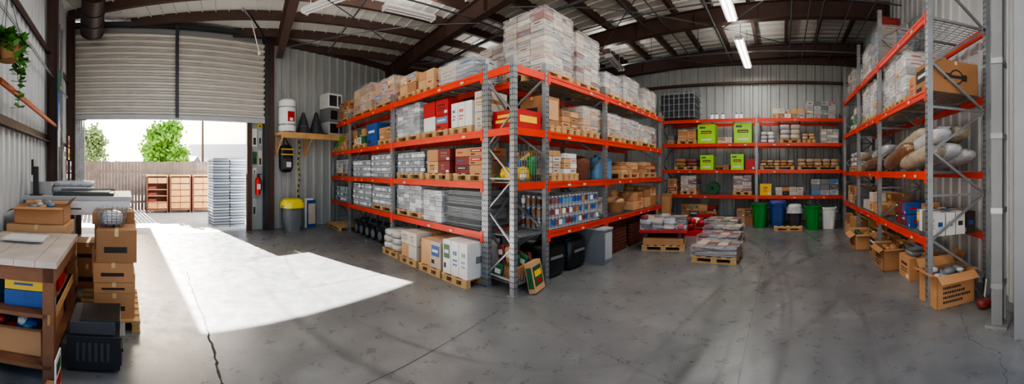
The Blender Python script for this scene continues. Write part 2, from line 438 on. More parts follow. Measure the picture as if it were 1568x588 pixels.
rr=ramp(n2.outputs['Fac'],.3,(.22,.22,.22,1),.7,(.42,.42,.42,1)); Lk(rr.outputs[0],b.inputs['Roughness'])
bp=N('ShaderNodeBump'); bp.inputs['Strength'].default_value=.12; Lk(n3.outputs['Fac'],bp.inputs['Height']); Lk(bp.outputs['Normal'],b.inputs['Normal'])
mb=MB(); mb.prism([(gx(-5.0),-5.0),(4,-5.0),(4,11.7),(gx(11.7),11.7)],-.1,0,fm); mb.obj('floor',recenter=False)
CRK=mat('crack_dark',(42,42,44),.9)
def strip(name,pts,w,jag=0,n=1):
    mb=MB()
    P=[]
    for a,bq in zip(pts[:-1],pts[1:]):
        L=math.hypot(bq[0]-a[0],bq[1]-a[1]); k=max(1,int(L/.06)) if jag else 1
        for i in range(k): t=i/k; P.append((a[0]+(bq[0]-a[0])*t+R.uniform(-jag,jag),a[1]+(bq[1]-a[1])*t+R.uniform(-jag,jag)))
    P.append(pts[-1])
    for a,bq in zip(P[:-1],P[1:]):
        d=Vector((bq[0]-a[0],bq[1]-a[1])).normalized(); s_=w/2*R.uniform(.5,1.3 if jag else 1); nx,ny=-d.y*s_,d.x*s_
        mb.quad([(a[0]-nx,a[1]-ny,.0015),(bq[0]-nx,bq[1]-ny,.0015),(bq[0]+nx,bq[1]+ny,.0015),(a[0]+nx,a[1]+ny,.0015)],CRK)
    return mb.obj(name)
strip('floor_crack',[(-5.6,-.95),(-4.89,-.775),(-3.8,-.45),(-2.66,-.17),(-1.7,.05)],.022,.012)
strip('floor_joint',[(-3.0,2.75),(-2.55,1.15),(-2.3,.2)],.009)
strip('floor_joint',[(-6.5,-1.3),(-4.9,-.8)],.009)
strip('floor_joint',[(-.35,8.5),(-.35,1.2)],.004)
strip('floor_crack',[(2.0,3.5),(1.75,2.9),(1.85,2.5),(1.6,2.1)],.005,.02)
strip('floor_joint',[(-3.2,3.1),(-7.5,.8)],.008)
strip('floor_joint',[(-3.1,3.1),(.4,2.2)],.005)
# walls
mb=MB()
C1=(-7.94,-4.5)
for a,bq,z0,z1 in ((-1.84,-1.5,0,5.6),(3.08,15.4,0,5.6),(-1.5,3.08,3.1,5.6)):
    mb.box(a,bq,.02,.14,z0,z1,WALLM)
mb.obj('wall_garage',MG)
ribbed('wall_garage_cladding',MG,3.82,15.3,0,5.55,WALLM,.3,.03,0,-1)
ribbed('wall_left',ML,0,6.6,0,5.7,WALLL,.22,.03,0,1)
ribbed('wall_back',frame(0,11.62,0),-13.9,2.8,0,6.2,WALLM,.3,.035,0,-1)
ribbed('wall_right',frame(2.78,3.5,math.pi/2),0,8.1,0,6.3,WALLL,.3,.03,0,1)
ribbed('wall_front',frame(2.30,2.3,math.atan2(1.2,.42)),0,1.3,0,5.8,LGR,.25,.03,0,1)
# wall framing on left and garage walls
mb=MB()
for x in (.35,2.6):
    mb.box(x-.07,x+.07,.05,.06,0,5.6,BRN);mb.box(x-.07,x+.07,.24,.25,0,5.6,BRN);mb.box(x-.01,x+.01,.06,.24,0,5.6,BRN)
for z in (2.2,3.9): mb.box(.3,6.2,.035,.12,z,z+.02,BRN); mb.box(.3,6.2,.035,.05,z,z+.14,BRN)
mb.obj('wall_framing',ML)
mb=MB()
ORP=mat('rust_pipe',(180,85,42),.5)
mb.tube((2.2,.2,2.5),(5.6,.2,2.62),.035,ORP); mb.tube((1.0,.16,3.4),(5.9,.16,3.5),.02,GAL)
for x in (1.5,1.8,2.1): mb.tube((x,.12,0.2),(x,.12,4.8),.03,GAL)
mb.obj('wall_conduit',ML)
mb=MB()
mb.box(3.64,3.80,-.16,-.0,0,5.4,BRN)
mb.box(3.64,15,-.16,-.0,5.3,5.45,BRN)
mb.box(3.0,3.14,-.1,.0,0,3.1,BRN); mb.box(-1.56,-1.46,-.1,.0,0,3.1,BRN)
mb.obj('trim_1',MG)
mb=MB()   # eave band and girt on the back wall
mb.box(-12.9,2.7,11.42,11.56,5.25,5.5,BRN); mb.box(-12.9,2.7,11.44,11.56,4.6,4.68,BRN); mb.obj('trim_2',recenter=False)
# ceiling
DECK=mat('roof_deck',(206,204,197),.6,.0,var=.12,scale=1)
mb=MB(); Pg=[(C1[0]-.2,C1[1]-.1),(3.0,-.48),(3.0,11.8),(gx(11.8)-.15,11.8)]
vs=[(p[0],p[1],zc(p[0])) for p in Pg]+[(p[0],p[1],zc(p[0])+.12) for p in Pg]
mb.add(vs,[(0,1,2,3),(7,6,5,4)]+[(i,4+i,4+(i+1)%4,(i+1)%4) for i in range(4)],DECK)
mb.obj('ceiling',recenter=False)
mb=MB()   # purlins
x=-13.2
while x<2.9:
    ys=-4.5+(x+7.94)*.367+.1 if x>-7.94 else -2.77-(x+8.57)/.367+.2
    if ys<11:
        z=zc(x); mb.box(x-.012,x+.012,ys,11.6,z-.22,z-.0,BRN); mb.box(x-.05,x+.05,ys,11.6,z-.23,z-.215,BRN)
    x+=.95
mb.obj('roof_purlins',recenter=False)
mb=MB(); y=-4
while y<11.6:
    xs=max(gx(y)+.05,-99); xe=2.8 if y>-.6 else -7.94+(y+4.5)/.367
    if xe>xs+.3: mb.bar((xs,y,zc(xs)-.012),(xe,y,zc(xe)-.012),.022,.05,DECK)
    y+=.33
mb.obj('roof_deck_ribs',recenter=False)
mb=MB()
for y in (1.0,4.9,8.4,11.3):
    xs=gx(y)+.15; xe=2.7
    def sl(x0,x1,dz0,dz1,w):
        vs=[]
        for xx in (x0,x1):
            for yy in (y-w/2,y+w/2):
                for dz in (dz0,dz1): vs.append((xx,yy,zc(xx)+dz))
        mb.add(vs,[(0,1,3,2),(4,6,7,5),(0,4,5,1),(2,3,7,6),(0,2,6,4),(1,5,7,3)],BRN)
    sl(xs,xe,-.64,-.24,.015); sl(xs,xe,-.66,-.64,.2); sl(xs,xe,-.25,-.23,.2)
    k=xs+.7
    while k<xe: mb.box(k-.006,k+.006,y-.09,y+.09,zc(k)-.64,zc(k)-.24,BRN); k+=1.6
mb.obj('roof_rafters',recenter=False)
mb=MB()
STL=mat('rod_steel',(96,100,105),.4,.6)
for p,q in (((-9,1,4.9),(-6,4.9,5.0)),((-6,1,5.0),(-9,4.9,4.9)),((-5,4.9,5.0),(-1.5,8.4,5.2)),((-1.5,4.9,5.2),(-5,8.4,5.0)),((-9.2,4.9,4.9),(-6,8.4,5)),
            ((1.8,4.9,5.4),(-1.5,8.4,5.2)),((-1.5,8.4,5.2),(1.8,11.3,5.4)),((-5,8.4,5.0),(-2,11.3,5.2))): mb.tube(p,q,.012,STL)
mb.obj('roof_brace_rods',recenter=False)
mb=MB()
mb.tube((-10.5,5.4,4.75),(2.6,5.9,5.3),.035,STL); mb.tube((-1.7,1,5.3),(-1.7,11.5,5.3),.03,STL); mb.tube((-6.2,-.5,5.15),(-6.2,11.4,5.15),.02,STL)
for x in (-3.4,-2.9,.2,.6,.9,1.5,2.0): mb.tube((x,5,5.35),(x,11.5,5.3),.018,STL)
mb.tube((-10.8,9.9,5.05),(2.6,9.9,5.15),.03,STL); mb.tube((-9.6,2.4,5.1),(-3,2.4,5.1),.018,STL); mb.tube((-5,7.2,5.2),(2.6,7.2,5.35),.018,STL)
for x in (-9,-6.5,-4,-2.5,1): mb.tube((x,9.9,5.1),(x,9.9,zc(x)-.02),.01,STL)
mb.obj('ceiling_conduit',recenter=False)
mb=MB(); mb.tube((-7.35,-3.5,4.95),(-6.6,-3.1,5.4),.26,mat('duct_dark',(66,54,50),.5,.4),20)
for t in (0,.3,.6): mb.tube((-7.35+.75*t,-3.5+.4*t,4.95+.45*t),(-7.35+.75*(t+.03),-3.5+.4*(t+.03),4.95+.45*(t+.03)),.28,DRK,20)
mb.obj('ceiling_duct',recenter=False)
# ------------------------------------------------------------ roll-up door
SL=mat('roller_slat',(200,197,190),.45,.15,var=.12,scale=3)
mb=MB(); z0,z1=3.1,5.42; pitch=.155; n=int((z1-z0)/pitch); pts=[]
for k in range(n):
    for ph,off in ((0,-.01),(.1,-.01),(.18,.05),(.32,.08),(.5,.08),(.68,.045),(.82,.0),(.92,-.01)):
        pts.append((z0+(k+ph)*pitch,-.1-off))
nn=len(pts); vs=[(-1.7,p[1],p[0]) for p in pts]+[(3.5,p[1],p[0]) for p in pts]
mb.add(vs,[(i,nn+i,nn+i+1,i+1) for i in range(nn-1)],SL,False)
mb.box(-1.7,3.5,-.18,-.06,3.0,3.12,LGR)
mb.box(.99,1.07,-.26,-.185,3.05,5.45,DRK)
for x in (-1.76,3.56): mb.box(x-.06,x+.06,-.2,-.02,0.02 if x>0 else 3.0,5.5,DRK)
mb.box(-1.8,3.6,-.2,-.05,5.40,5.5,DRK)
mb.obj('roller_door',MG)
mb=MB(); mb.tube((2.7,-1.2,5.3),(2.9,-1.2,4.6),.015,WPL); mb.pillow((2.9,-1.2,4.57),.08,.08,.1,WPL,.8)
mb.tube((2.9,-1.2,5.2),(2.1,-2.2,5.1),.02,GAL); mb.tube((3.1,-1.2,4.9),(2.3,-2.0,5.15),.02,BLK)
mb.obj('door_chain_hoist',MG)

# ------------------------------------------------------------ exterior
GC=mat('exterior_concrete',(178,172,164),.8,var=.25,scale=1.5,bump=.2)
mb=MB(); mb.box(-60,40,-40,40,-.16,-.06,GC); mb.obj('ground_exterior',recenter=False)
mb=MB(); mb.box(-3.5,8,.02,6,-.06,-.004,GC); mb.obj('exterior_slab',MG)
FEN=mat('fence_wood',(122,104,94),.85,var=.35,scale=3,bump=.3)
mb=MB(); x=-9
while x<10:
    mb.box(x,x+.13,5.7,5.72,-.05,2.08+R.uniform(-.02,.02),FEN); x+=.14
mb.box(-9,10,5.72,5.78,.3,.4,FEN); mb.box(-9,10,5.72,5.78,1.6,1.7,FEN)
mb.obj('wooden_fence',MG)
mb=MB(); OC=mat('cabinet_orange_wood',(205,145,90),.6,var=.3,scale=8,bump=.3); OD=mat('cabinet_dark_wood',(110,62,38),.6)
for i in range(3):
    x=.55+i*.92; w=.86
    mb.box(x,x+w,4.5,4.98,.1,.16,OD); mb.box(x,x+w,4.5,4.98,1.45,1.52,OC); mb.box(x,x+.05,4.5,4.98,0,1.45,OD); mb.box(x+w-.05,x+w,4.5,4.98,0,1.45,OD)
    mb.box(x+.05,x+w-.05,4.93,4.95,.1,1.45,OD)
    for k in range(5):
        z=.18+k*.25
        if not(i==0 and k in(1,2,3)):
            mb.box(x+.06,x+w/2-.01,4.48,4.9,z,z+.22,OC)
            mb.box(x+w/2+.01,x+w-.06,4.48,4.9,z,z+.22,OC)
        else: mb.box(x+.05,x+w-.05,4.5,4.93,z-.01,z+.01,OC); mb.box(x+.08,x+.4,4.6,4.8,z+.01,z+.12,RD[1])
mb.obj('storage_cabinet',MG)
mb=MB(); GB=mat('crate_bluegrey',(130,140,156),.5); GB2=mat('crate_grey',(165,170,176),.5)
for c in range(2):
    for k in range(24):
        z=k*.085; m=GB if (k+c)%3 else GB2; x=2.25+c*.53; dx=R.uniform(-.01,.01)
        mb.box(x+dx,x+.5+dx,.75,1.4,z,z+.06,m); mb.box(x+.02+dx,x+.48+dx,.77,1.38,z+.06,z+.085,DRK); mb.box(x+dx-.012,x+.512+dx,.738,1.412,z+.045,z+.06,m)
mb.obj('stacked_crates',MG)
LEAF=mat('leaf_green',(110,160,50),.6,var=.5,scale=2); LEAF2=mat('leaf_olive',(120,140,90),.6,var=.4,scale=2); BARK=mat('bark',(90,70,55),.9,bump=.5)
VINE=mat('vine_leaf',(70,130,40),.5,var=.5,scale=6)
def tree(name,x,y,h,w,th,m,n=2600):
    mb=MB(); mb.frus((0,0),.14,.08,-.06,th+.6,BARK,10)
    cs=[(R.uniform(-1,1)*w*.27,R.uniform(-1,1)*w*.27,R.uniform(th+.1,h-.6)) for i in range(24)]
    for c in cs: mb.tube((0,0,th*.8),c,.03,BARK,5)
    for i in range(n):
        c=R.choice(cs); v=Vector((R.gauss(0,1),R.gauss(0,1),R.gauss(0,1))).normalized()*w*.27*R.uniform(.4,1)
        p=Vector(c)+v; p.z=max(th*.7,min(h,p.z)); s=R.uniform(.08,.15)
        a=Vector((R.gauss(0,1),R.gauss(0,1),R.gauss(0,1))).normalized()*s; bq=a.cross(Vector((R.gauss(0,1),R.gauss(0,1),R.gauss(0,1)))).normalized()*s*.7
        mb.quad([tuple(p-a),tuple(p-bq),tuple(p+a),tuple(p+bq)],m)
    o=mb.obj(name,frame(x,y,0,-.06)); return o
tree('garden_tree',-17.5,-4.1,4.5,2.6,1.6,LEAF,6500)
tree('garden_tree',-20.5,-9.8,4.9,2.2,2.0,LEAF2,3000)
HS=mat('house_siding',(200,200,200),.7); HR=mat('house_roof',(120,120,128),.8)
def gable(name,x,y,ang,w,d,h,r,m):
    mb=MB(); mb.box(-w/2,w/2,-d/2,d/2,-.06,h,m)
    vs=[(-w/2-.4,-d/2-.4,h),(w/2+.4,-d/2-.4,h),(w/2+.4,d/2+.4,h),(-w/2-.4,d/2+.4,h),(-w/2-.4,0,r),(w/2+.4,0,r)]
    mb.add(vs,[(0,1,5,4),(2,3,4,5),(0,4,3),(1,2,5),(0,3,2,1)],HR)
    mb.box(-w/4,-w/4+1,-d/2-.02,-d/2,h*.4,h*.75,DRK); mb.box(w/4-1,w/4,-d/2-.02,-d/2,h*.4,h*.75,DRK)
    mb.obj(name,frame(x,y,ang))
gable('neighbour_house',-37,-1.6,math.pi/2,8,5,3.1,4.6,HS)
gable('neighbour_garage',-30,-10.5,math.pi/2,12,4,2.5,3.0,WH[0])
mb=MB(); mb.frus((0,0),.13,.1,-.06,8,BARK,10); mb.box(-1,1,-.05,.05,7,7.15,BARK); mb.obj('utility_pole',frame(-32,-3.9,1.4))
mb=MB(); mb.box(-5.5,-.28,.3,9.5,4.55,4.7,LGR)  # unseen roof on posts, added to cut the left edge of the sun patch
mb.box(-5.4,-5.25,9.2,9.35,-.06,4.55,GAL)
mb.box(-5.5,-5.35,.3,.45,-.06,4.55,GAL)
sun_blocker=mb.obj('added_sun_blocker',MG)

# ------------------------------------------------------------ garage wall items
mb=MB()
mb.box(3.82,5.95,-.62,-.04,2.68,2.74,PLY); mb.box(3.82,5.95,-.62,-.58,2.58,2.68,PLY)
for x in (3.9,4.85,5.85):
    mb.box(x-.02,x+.02,-.08,-.04,2.1,2.68,PLY); mb.bar((x,-.08,2.15),(x,-.56,2.66),.04,.04,PLY)
mb.obj('plywood_shelf',MG)
mb=MB(); mb.frus((0,0),.25,.25,.03,.9,WPL,24); mb.frus((0,0),.25,.16,.9,.96,WPL,24); mb.frus((0,0),.22,.22,0,.03,DRK,20)
mb.frus((0,0),.253,.253,.2,.24,GAL,24); mb.frus((0,0),.253,.253,.7,.73,GAL,24); mb.box(-.1,.1,-.256,-.2,.3,.58,RD[0]); mb.box(-.05,.05,-.26,-.2,.32,.4,WPL)
mb.tube((-.1,0,.93),(-.1,0,1.12),.02,GAL); mb.tube((.1,0,.93),(.1,0,1.1),.02,GAL)
mb.obj('water_heater',MG@Matrix.Translation((4.12,-.34,2.742)))
for i,(x,hh) in enumerate(((4.66,.62),(5.1,.66))):
    mb=MB(); mb.frus((0,0),.27,.27,0,.03,DRK,20,sq=.4); mb.frus((0,0),.22,.04,.03,hh,DRK,20); mb.frus((0,0),.17,.12,.2,.32,GRY,20)
    mb.obj('traffic_cone',MG@Matrix.Translation((x,-.33,2.742)))
mb=MB()
for i,(x0,x1,z0,z1,m) in enumerate(((5.38,5.93,2.742,3.15,WH[2]),(5.4,5.9,3.15,3.55,GRY),(5.36,5.88,3.55,4.0,WH[0]))):
    mb.box(x0,x1,-.58,-.1,z0,z1-.01,m); mb.box(x0+.05,x1-.2,-.59,-.58,z0+.06,z1-.07,BLK); mb.box(x1-.15,x1-.05,-.59,-.58,z0+.06,z1-.07,DRK)
mb.obj('microwave_ovens',MG,bevel=.01)
o=bin_('trash_can',0,0,.27,.8,GRY,YBAG); o.matrix_world=MG@Matrix.Translation((4.2,-.5,0))
mb=MB(); mb.pillow((0,0,.4),.42,.2,.8,BLK,.5); mb.pillow((0,-.12,.25),.32,.12,.35,DRK,.5); mb.tube((-.1,-.05,.75),(0,.1,1.05),.015,BLK); mb.tube((.1,-.05,.75),(0,.1,1.05),.015,BLK)
for z in (.5,.65): mb.box(-.2,.2,-.105,-.095,z,z+.03,YL)
mb.box(-.07,.07,-.2,-.18,.15,.3,WH[0])
mb.obj('backpack',MG@Matrix.Translation((4.15,-.2,1.62)))
mb=MB(); 
for i in range(22):
    a=i*.6;b2=(i+1)*.6; mb.tube((.03*math.sin(a),.0,1.9-i*.08),(.03*math.sin(b2),0,1.9-(i+1)*.08),.018,YL if i%2 else BLK,6)
mb.obj('hanging_rope',MG@Matrix.Translation((4.62,-.12,.65)))
mb=MB(); mb.box(0,.28,-.02,.02,0,.85,WPL); mb.box(.05,.33,-.09,-.05,0,.8,BL[0]); mb.box(.07,.31,-.095,-.09,.1,.7,WH[1])
mb.obj('folded_step_stool',MG@Matrix.Translation((4.75,-.25,0)))
mb=MB(); mb.frus((0,0),.075,.075,.0,.42,REDP,18); mb.frus((0,0),.075,.03,.42,.5,REDP,18); mb.frus((0,0),.03,.03,.5,.55,BLK,10)
mb.box(-.02,.09,-.02,.02,.55,.58,BLK); mb.tube((.03,0,.54),(.12,0,.35),.012,BLK); mb.tube((.12,0,.35),(.1,0,.12),.014,BLK); mb.box(-.05,.05,-.078,-.07,.15,.3,WPL)
mb.obj('fire_extinguisher',MG@Matrix.Translation((3.32,-.1,1.0)))
mb=MB()
for x0,x1,z0,z1,m in ((3.18,3.32,2.35,2.85,WH[0]),(3.36,3.48,2.4,2.8,LGR),(3.2,3.32,1.85,2.2,DGR),(3.36,3.48,1.8,2.25,WH[1]),(3.2,3.3,1.6,1.75,WH[0]),(3.18,3.3,.4,.9,LGR),(3.36,3.48,2.9,3.0,YL)):
    mb.box(x0,x1,-.03,.018,z0,z1,m); mb.box(x0+.03,x1-.03,-.033,-.03,z0+.1*(z1-z0),z0+.5*(z1-z0),INK)
mb.obj('posted_notices',MG)
mb=MB()
for i in range(6):
    x=-1.62+i*.05; mb.pillow((x,-.28,1.9),.06,.05,2.2,CLEAR,.6)
mb.box(-1.7,-1.3,-.3,-.26,2.95,2.99,GAL)
mb.obj('strip_curtain',MG)
mb=MB()
mb.box(2.75,2.95,.3,.31,2.1,3.5,BL[0]); mb.box(2.75,2.95,.311,.315,3.1,3.5,DGR); mb.box(2.78,2.92,.312,.316,2.4,2.9,BL[1])
mb.tube((2.7,.305,3.52),(3.0,.305,3.52),.015,BLK)
mb.obj('hanging_banner',ML)
mb=MB()
for i in range(7):
    z=1.35+.28*(i%4); x=1.1+.26*(i//2); mb.box(x,x+.2,.27,.275,z,z+.25,R.choice([WH[0],YL,RD[0],WH[1]])); mb.box(x+.03,x+.17,.275,.278,z+.05,z+.15,INK)
mb.obj('pinned_papers',ML)
# vine
mb=MB()
mb.frus((0,0),.1,.15,-.05,.15,KR[1],14); 
for s in range(16):
    a=R.uniform(0,6.28); p=Vector((.1*math.cos(a),.1*math.sin(a),.15)); L=R.choice([.2,.3,.4,.5,.7]); d=Vector((math.cos(a)*.3,math.sin(a)*.3,.4))
    k=0
    while k<L:
        q=p+d*.06; mb.tube(p,q,.004,DGR,4); d=d*.9+Vector((R.uniform(-.1,.1),R.uniform(-.1,.1),-.22)); p=q; k+=.05
        for _ in range(5):
            v=Vector((R.gauss(0,1),R.gauss(0,1),R.gauss(0,.6))).normalized()*.055; w=v.cross(Vector((0,.3,1))).normalized()*.04; c=p+v
            mb.add([tuple(c-v),tuple(c-w),tuple(c+v),tuple(c+w)],[(0,1,2,3)],VINE)
for a in range(3): mb.tube((.14*math.cos(a*2.1),.14*math.sin(a*2.1),.15),(0,0,.7),.004,BLK,4)
mb.tube((0,0,.7),(0,0,2.4),.004,BLK,4)
mb.obj('hanging_vine',frame(-2.76,-2.27,0,2.85),recenter=False)

# ------------------------------------------------------------ left foreground: bench etc. (ML frame)
mb=MB(); TOP=mat('bench_top',(186,172,158),.55,var=.3,scale=4)
for k in range(5): mb.box(5.2,6.42,.1+.176*k,.272+.176*k,.9,.948+.002*(k%2),TOP)
mb.box(5.22,6.4,.92,.96,.78,.9,WOOD2); mb.box(5.22,5.26,.12,.94,.78,.9,WOOD2); mb.box(6.36,6.4,.12,.94,.78,.9,WOOD2)
for x in (5.22,6.31):
    for y in (.12,.86): mb.box(x,x+.09,y,y+.09,0,.9,WOOD2)
mb.box(5.25,6.4,.14,.93,.5,.53,WOOD2); mb.box(5.25,6.4,.14,.93,.1,.13,WOOD2)
mb.box(5.25,6.4,.9,.94,.45,.53,PLY)
mb.box(6.33,6.36,.95,.955,.55,.65,GAL)
mb.obj('workbench',ML)
single('supply_box',ML,5.95,6.28,.5,.84,.532,.66,BL[0]); single('supply_box',ML,5.97,6.27,.5,.83,.662,.76,YL)
single('supply_box',ML,5.55,5.85,.55,.89,.532,.74,RD[0]); single('supply_box',ML,6.0,6.28,.2,.45,.532,.74,BL[1]);single('supply_box',ML,5.4,5.9,.3,.85,.132,.38,KR[0])
openbox('open_cardboard_box',ML,5.98,6.28,.3,.82,.132,.22,KR[0],[BL[0],YL,WH[0],BL[1],RD[0]],.04)
single('supply_box',ML,5.34,5.5,.5,.85,.532,.72,KR[1])
mb=MB(); 
for i in range(9): mb.box(5.5+R.uniform(-.05,.05),5.78+R.uniform(-.05,.05),.3,.72,.951+i*.004,.954+i*.004,WH[i%2])
mb.obj('paper_stack',ML)
# printer
mb=MB()
mb.box(5.72,6.22,1.02,1.46,.03,.30,BLK); mb.box(5.76,6.18,1.04,1.42,.30,.40,DRK); mb.box(5.78,6.16,1.12,1.46,.36,.41,BLK)
mb.box(5.74,6.2,1.46,1.475,.06,.2,DRK); mb.box(5.8,6.14,1.475,1.485,.14,.17,BLK); mb.box(5.85,6.1,1.44,1.50,.24,.26,GRY)
for k in range(6): mb.box(6.22,6.224,1.1+.05*k,1.125+.05*k,.1,.25,DRK)
for x in (5.76,6.14):
    for y in (1.06,1.38): mb.box(x,x+.04,y,y+.04,0,.03,HOLE)
mb.obj('laser_printer',ML,bevel=.012)
mb=MB(); mb.box(6.42,6.62,1.0,1.01,0.02,.3,WH[0]); mb.box(6.45,6.59,1.011,1.013,.18,.26,DGR); mb.box(6.44,6.6,1.011,1.013,.05,.15,RD[0]); mb.box(6.42,6.62,.9,1.0,0,.04,KR[0]); mb.obj('sale_sign',ML)
# carton stacks
def cst(x,y,w,d,z,hs,ms=KR):
    for h in hs:
        a=R.uniform(-.03,.03);c=R.uniform(-.03,.03)
        carton(mb,x+a,x+w+a,y+c,y+d+c,z,z+h-.003,R.choice(ms),0); 
        mb.box(x+a+.05,x+w+a-.15,y+c+d,y+c+d+.002,z+h*.35,z+h*.5,INK); mb.box(x+w+a,x+w+a+.002,y+c+.08,y+c+d-.1,z+h*.3,z+h*.48,INK)
        mb.box(x+w+a,x+w+a+.0015,y+c+d/2-.02,y+c+d/2+.02,z+h*.8,z+h,TAPE)
        z+=h
mb=MB()
pallet(mb,4.55,5.5,.98,1.66,0)
cst(5.0,1.18,.44,.42,.12,(.26,.12,.2,.34)); 
cst(4.56,1.12,.36,.5,.12,(.3,.3,.3,.15)); 
mb.obj('stacked_cardboard_boxes',ML)
mb=MB(); cst(4.55,.15,.6,.72,0,(.4,.35,.28)); mb.obj('stacked_cardboard_boxes',ML)
openbox('open_cardboard_box',ML,4.6,5.1,.2,.8,1.03,.2,KR[0],[CLEAR,KR[2],BL[1],GRY])
mb=MB()
for k in range(7): mb.frus((5.18,1.36),.13+.006*k,.136+.006*k,1.045+.03*k,1.05+.03*k,WIRE,18,caps=False)
for i in range(18):
    a=i*math.pi/9; mb.tube((5.18+.13*math.cos(a),1.36+.13*math.sin(a),1.045),(5.18+.175*math.cos(a),1.36+.175*math.sin(a),1.25),.004,WIRE,4)
mb.pillow((5.18,1.36,1.13),.24,.24,.17,CLEAR,.7,jit=.05)
mb.obj('wire_basket',ML)
# packing desk
mb=MB()
mb.box(3.0,4.42,.1,1.6,1.26,1.31,LGR); mb.box(3.05,4.4,.15,1.56,1.06,1.26,WPL)
for x in (3.1,4.3):
    for y in (.2,1.45): mb.box(x,x+.07,y,y+.07,0,1.06,GRY)
for k in range(3): mb.box(3.08+.44*k,3.48+.44*k,1.56,1.575,1.09,1.23,WPL); mb.box(3.2+.44*k,3.34+.44*k,1.575,1.595,1.14,1.155,DRK)
for k in range(3): mb.box(4.4,4.415,.2+.45*k,.6+.45*k,1.09,1.23,WPL); mb.box(4.415,4.43,.33+.45*k,.47+.45*k,1.14,1.155,DRK)
mb.obj('packing_desk',ML)
mb=MB(); mb.box(3.6,4.3,.5,1.35,1.31,1.35,BLK); mb.box(3.65,4.25,.56,1.29,1.35,1.36,DRK); mb.box(3.6,3.63,.5,1.35,1.35,1.38,GRY); mb.obj('flatbed_cutter',ML)
mb=MB(); mb.box(4.28,4.32,.22,.3,1.31,1.72,BLK); mb.box(4.16,4.36,.18,.34,1.31,1.325,BLK); mb.box(4.2,4.34,.2,.235,1.6,1.82,BLK); mb.obj('barcode_scanner_stand',ML)
sacks('plastic_bag_pile',ML,3.05,3.5,.3,1.0,1.31,.18,[CLEAR,WH[0],WH[2]],.1,2,False,.06)
mb=MB(); mb.box(4.02,4.14,.13,.45,1.312,1.5,WH[2]); mb.box(4.04,4.12,.45,.455,1.34,1.44,DRK); mb.obj('label_printer',ML,bevel=.01)
mb=MB(); cst(3.75,.75,.45,.5,0,(.35,.3)); cst(3.3,.6,.38,.5,0,(.3,)); mb.obj('stacked_cardboard_boxes',ML)

# ------------------------------------------------------------ goods on long left rack (MA)
D0,D1=.04,.58
T=LV[3]
load('carton_pallet',MA,.25,1.3,D0,D1,T,.62,KR,(.35,.27,.2))
load('carton_pallet',MA,1.75,2.9,D0,D1,T,.72,KR,(.38,.27,.2),True); load('carton_pallet',MA,3.05,4.0,D0,D1,T,.62,KR+[BEI],(.32,.27,.25),True)
load('carton_pallet',MA,4.2,4.85,D0,D1,T,.5,KR,(.33,.27,.19)); load('carton_pallet',MA,4.9,5.45,D0,D1,T,.42,[KR[2],KR[0]],(.28,.27,.14))
load('shrink_wrapped_pallet',MA,5.6,6.5,D0,D1,T,.36,[WH[2],GRY,BEI],(.45,.27,.12),True,pal=False)
T=LV[2]
load('mixed_cartons',MA,.25,.85,D0,D1,T,.45,[GRN,KR[0],DGR],(.3,.27,.2)); load('mixed_cartons',MA,.9,1.45,D0,D1,T,.5,[KR[1],KR[0],RD[1]],(.27,.27,.22))
load('mixed_cartons',MA,1.7,2.5,D0,D1,T,.5,KR+[WH[1],DGR],(.27,.27,.2)); single('blue_container',MA,2.65,3.2,D0,D1,T,T+.55,BL[0]); load('mixed_cartons',MA,3.25,3.9,D0,D1,T,.4,[KR[1],BLK,KR[0]],(.3,.27,.15))
load('shrink_wrapped_pallet',MA,3.95+.15,5.0,D0,D1,T,.7,SV+[SV[1]],(.22,.27,.08),True)
load('carton_pallet',MA,5.08,5.85,D0,D1,T,.64,[RD[1],RD[0],KR[1],WH[0]],(.38,.54,.26)); load('carton_pallet',MA,5.9,6.45,D0,D1,T,.52,[WH[0],WH[1],KR[2],WH[1]],(.18,.54,.4))
load('carton_pallet',MA,6.47,6.74,D0,D1,T,.62,[WH[1],KR[0]],(.27,.54,.25),pal=False)
T=LV[1]
load('canned_goods',MA,.25,1.45,D0,D1,T,.5,[WH[0],SV[1],SV[0]],(.2,.27,.11)); 
cans('can_trays',MA,1.7,2.75,D0,D1,T,3,[SV[0],SV[2],SV[1]],.05,.13,mix=True)
cans('can_trays',MA,2.85,3.95,D0,D1,T,4,[SV[0],SV[1],SV[2]],.05,.12,mix=True)
cans('can_trays',MA,4.15,5.1,D0,D1,T,3,[SV[2],SV[0],SV[1]],.05,.12,True,mix=True)
load('carton_pallet',MA,5.2,5.9,D0,D1,T,.54,[KR[0],KR[2],KR[1],RD[1]],(.35,.54,.2)); load('carton_pallet',MA,6.0,6.72,D0,D1,T,.52,[RD[1],KR[0],KR[1]],(.36,.54,.12),label=.9)
T=LV[0]
cans('can_trays',MA,.25,1.45,D0,D1,T,3,[BL[1],SV[2],SV[0],DGR],.05,.13,mix=True); cans('can_trays',MA,1.7,2.8,D0,D1,T,4,[SV[0],SV[2],SV[1]],.05,.13,mix=True)
cans('can_trays',MA,2.9,3.95,D0,D1,T,3,[SV[1],SV[2],SV[0]],.05,.13,True,mix=True)
load('shrink_wrapped_pallet',MA,4.15,5.05,D0,D1,T,.6,SV+[SV[1]],(.2,.27,.08),True,pal=True)
load('shrink_wrapped_pallet',MA,5.08,5.68,D0,D1,T,.55,[SV[2],SV[0],SV[1]],(.2,.27,.09),True,pal=False)
trays('flattened_carton_stack',MA,5.75,6.74,D0,D1,T,.58,[LGR,WH[2],GRY,LGR],False,.024)
mb=MB()
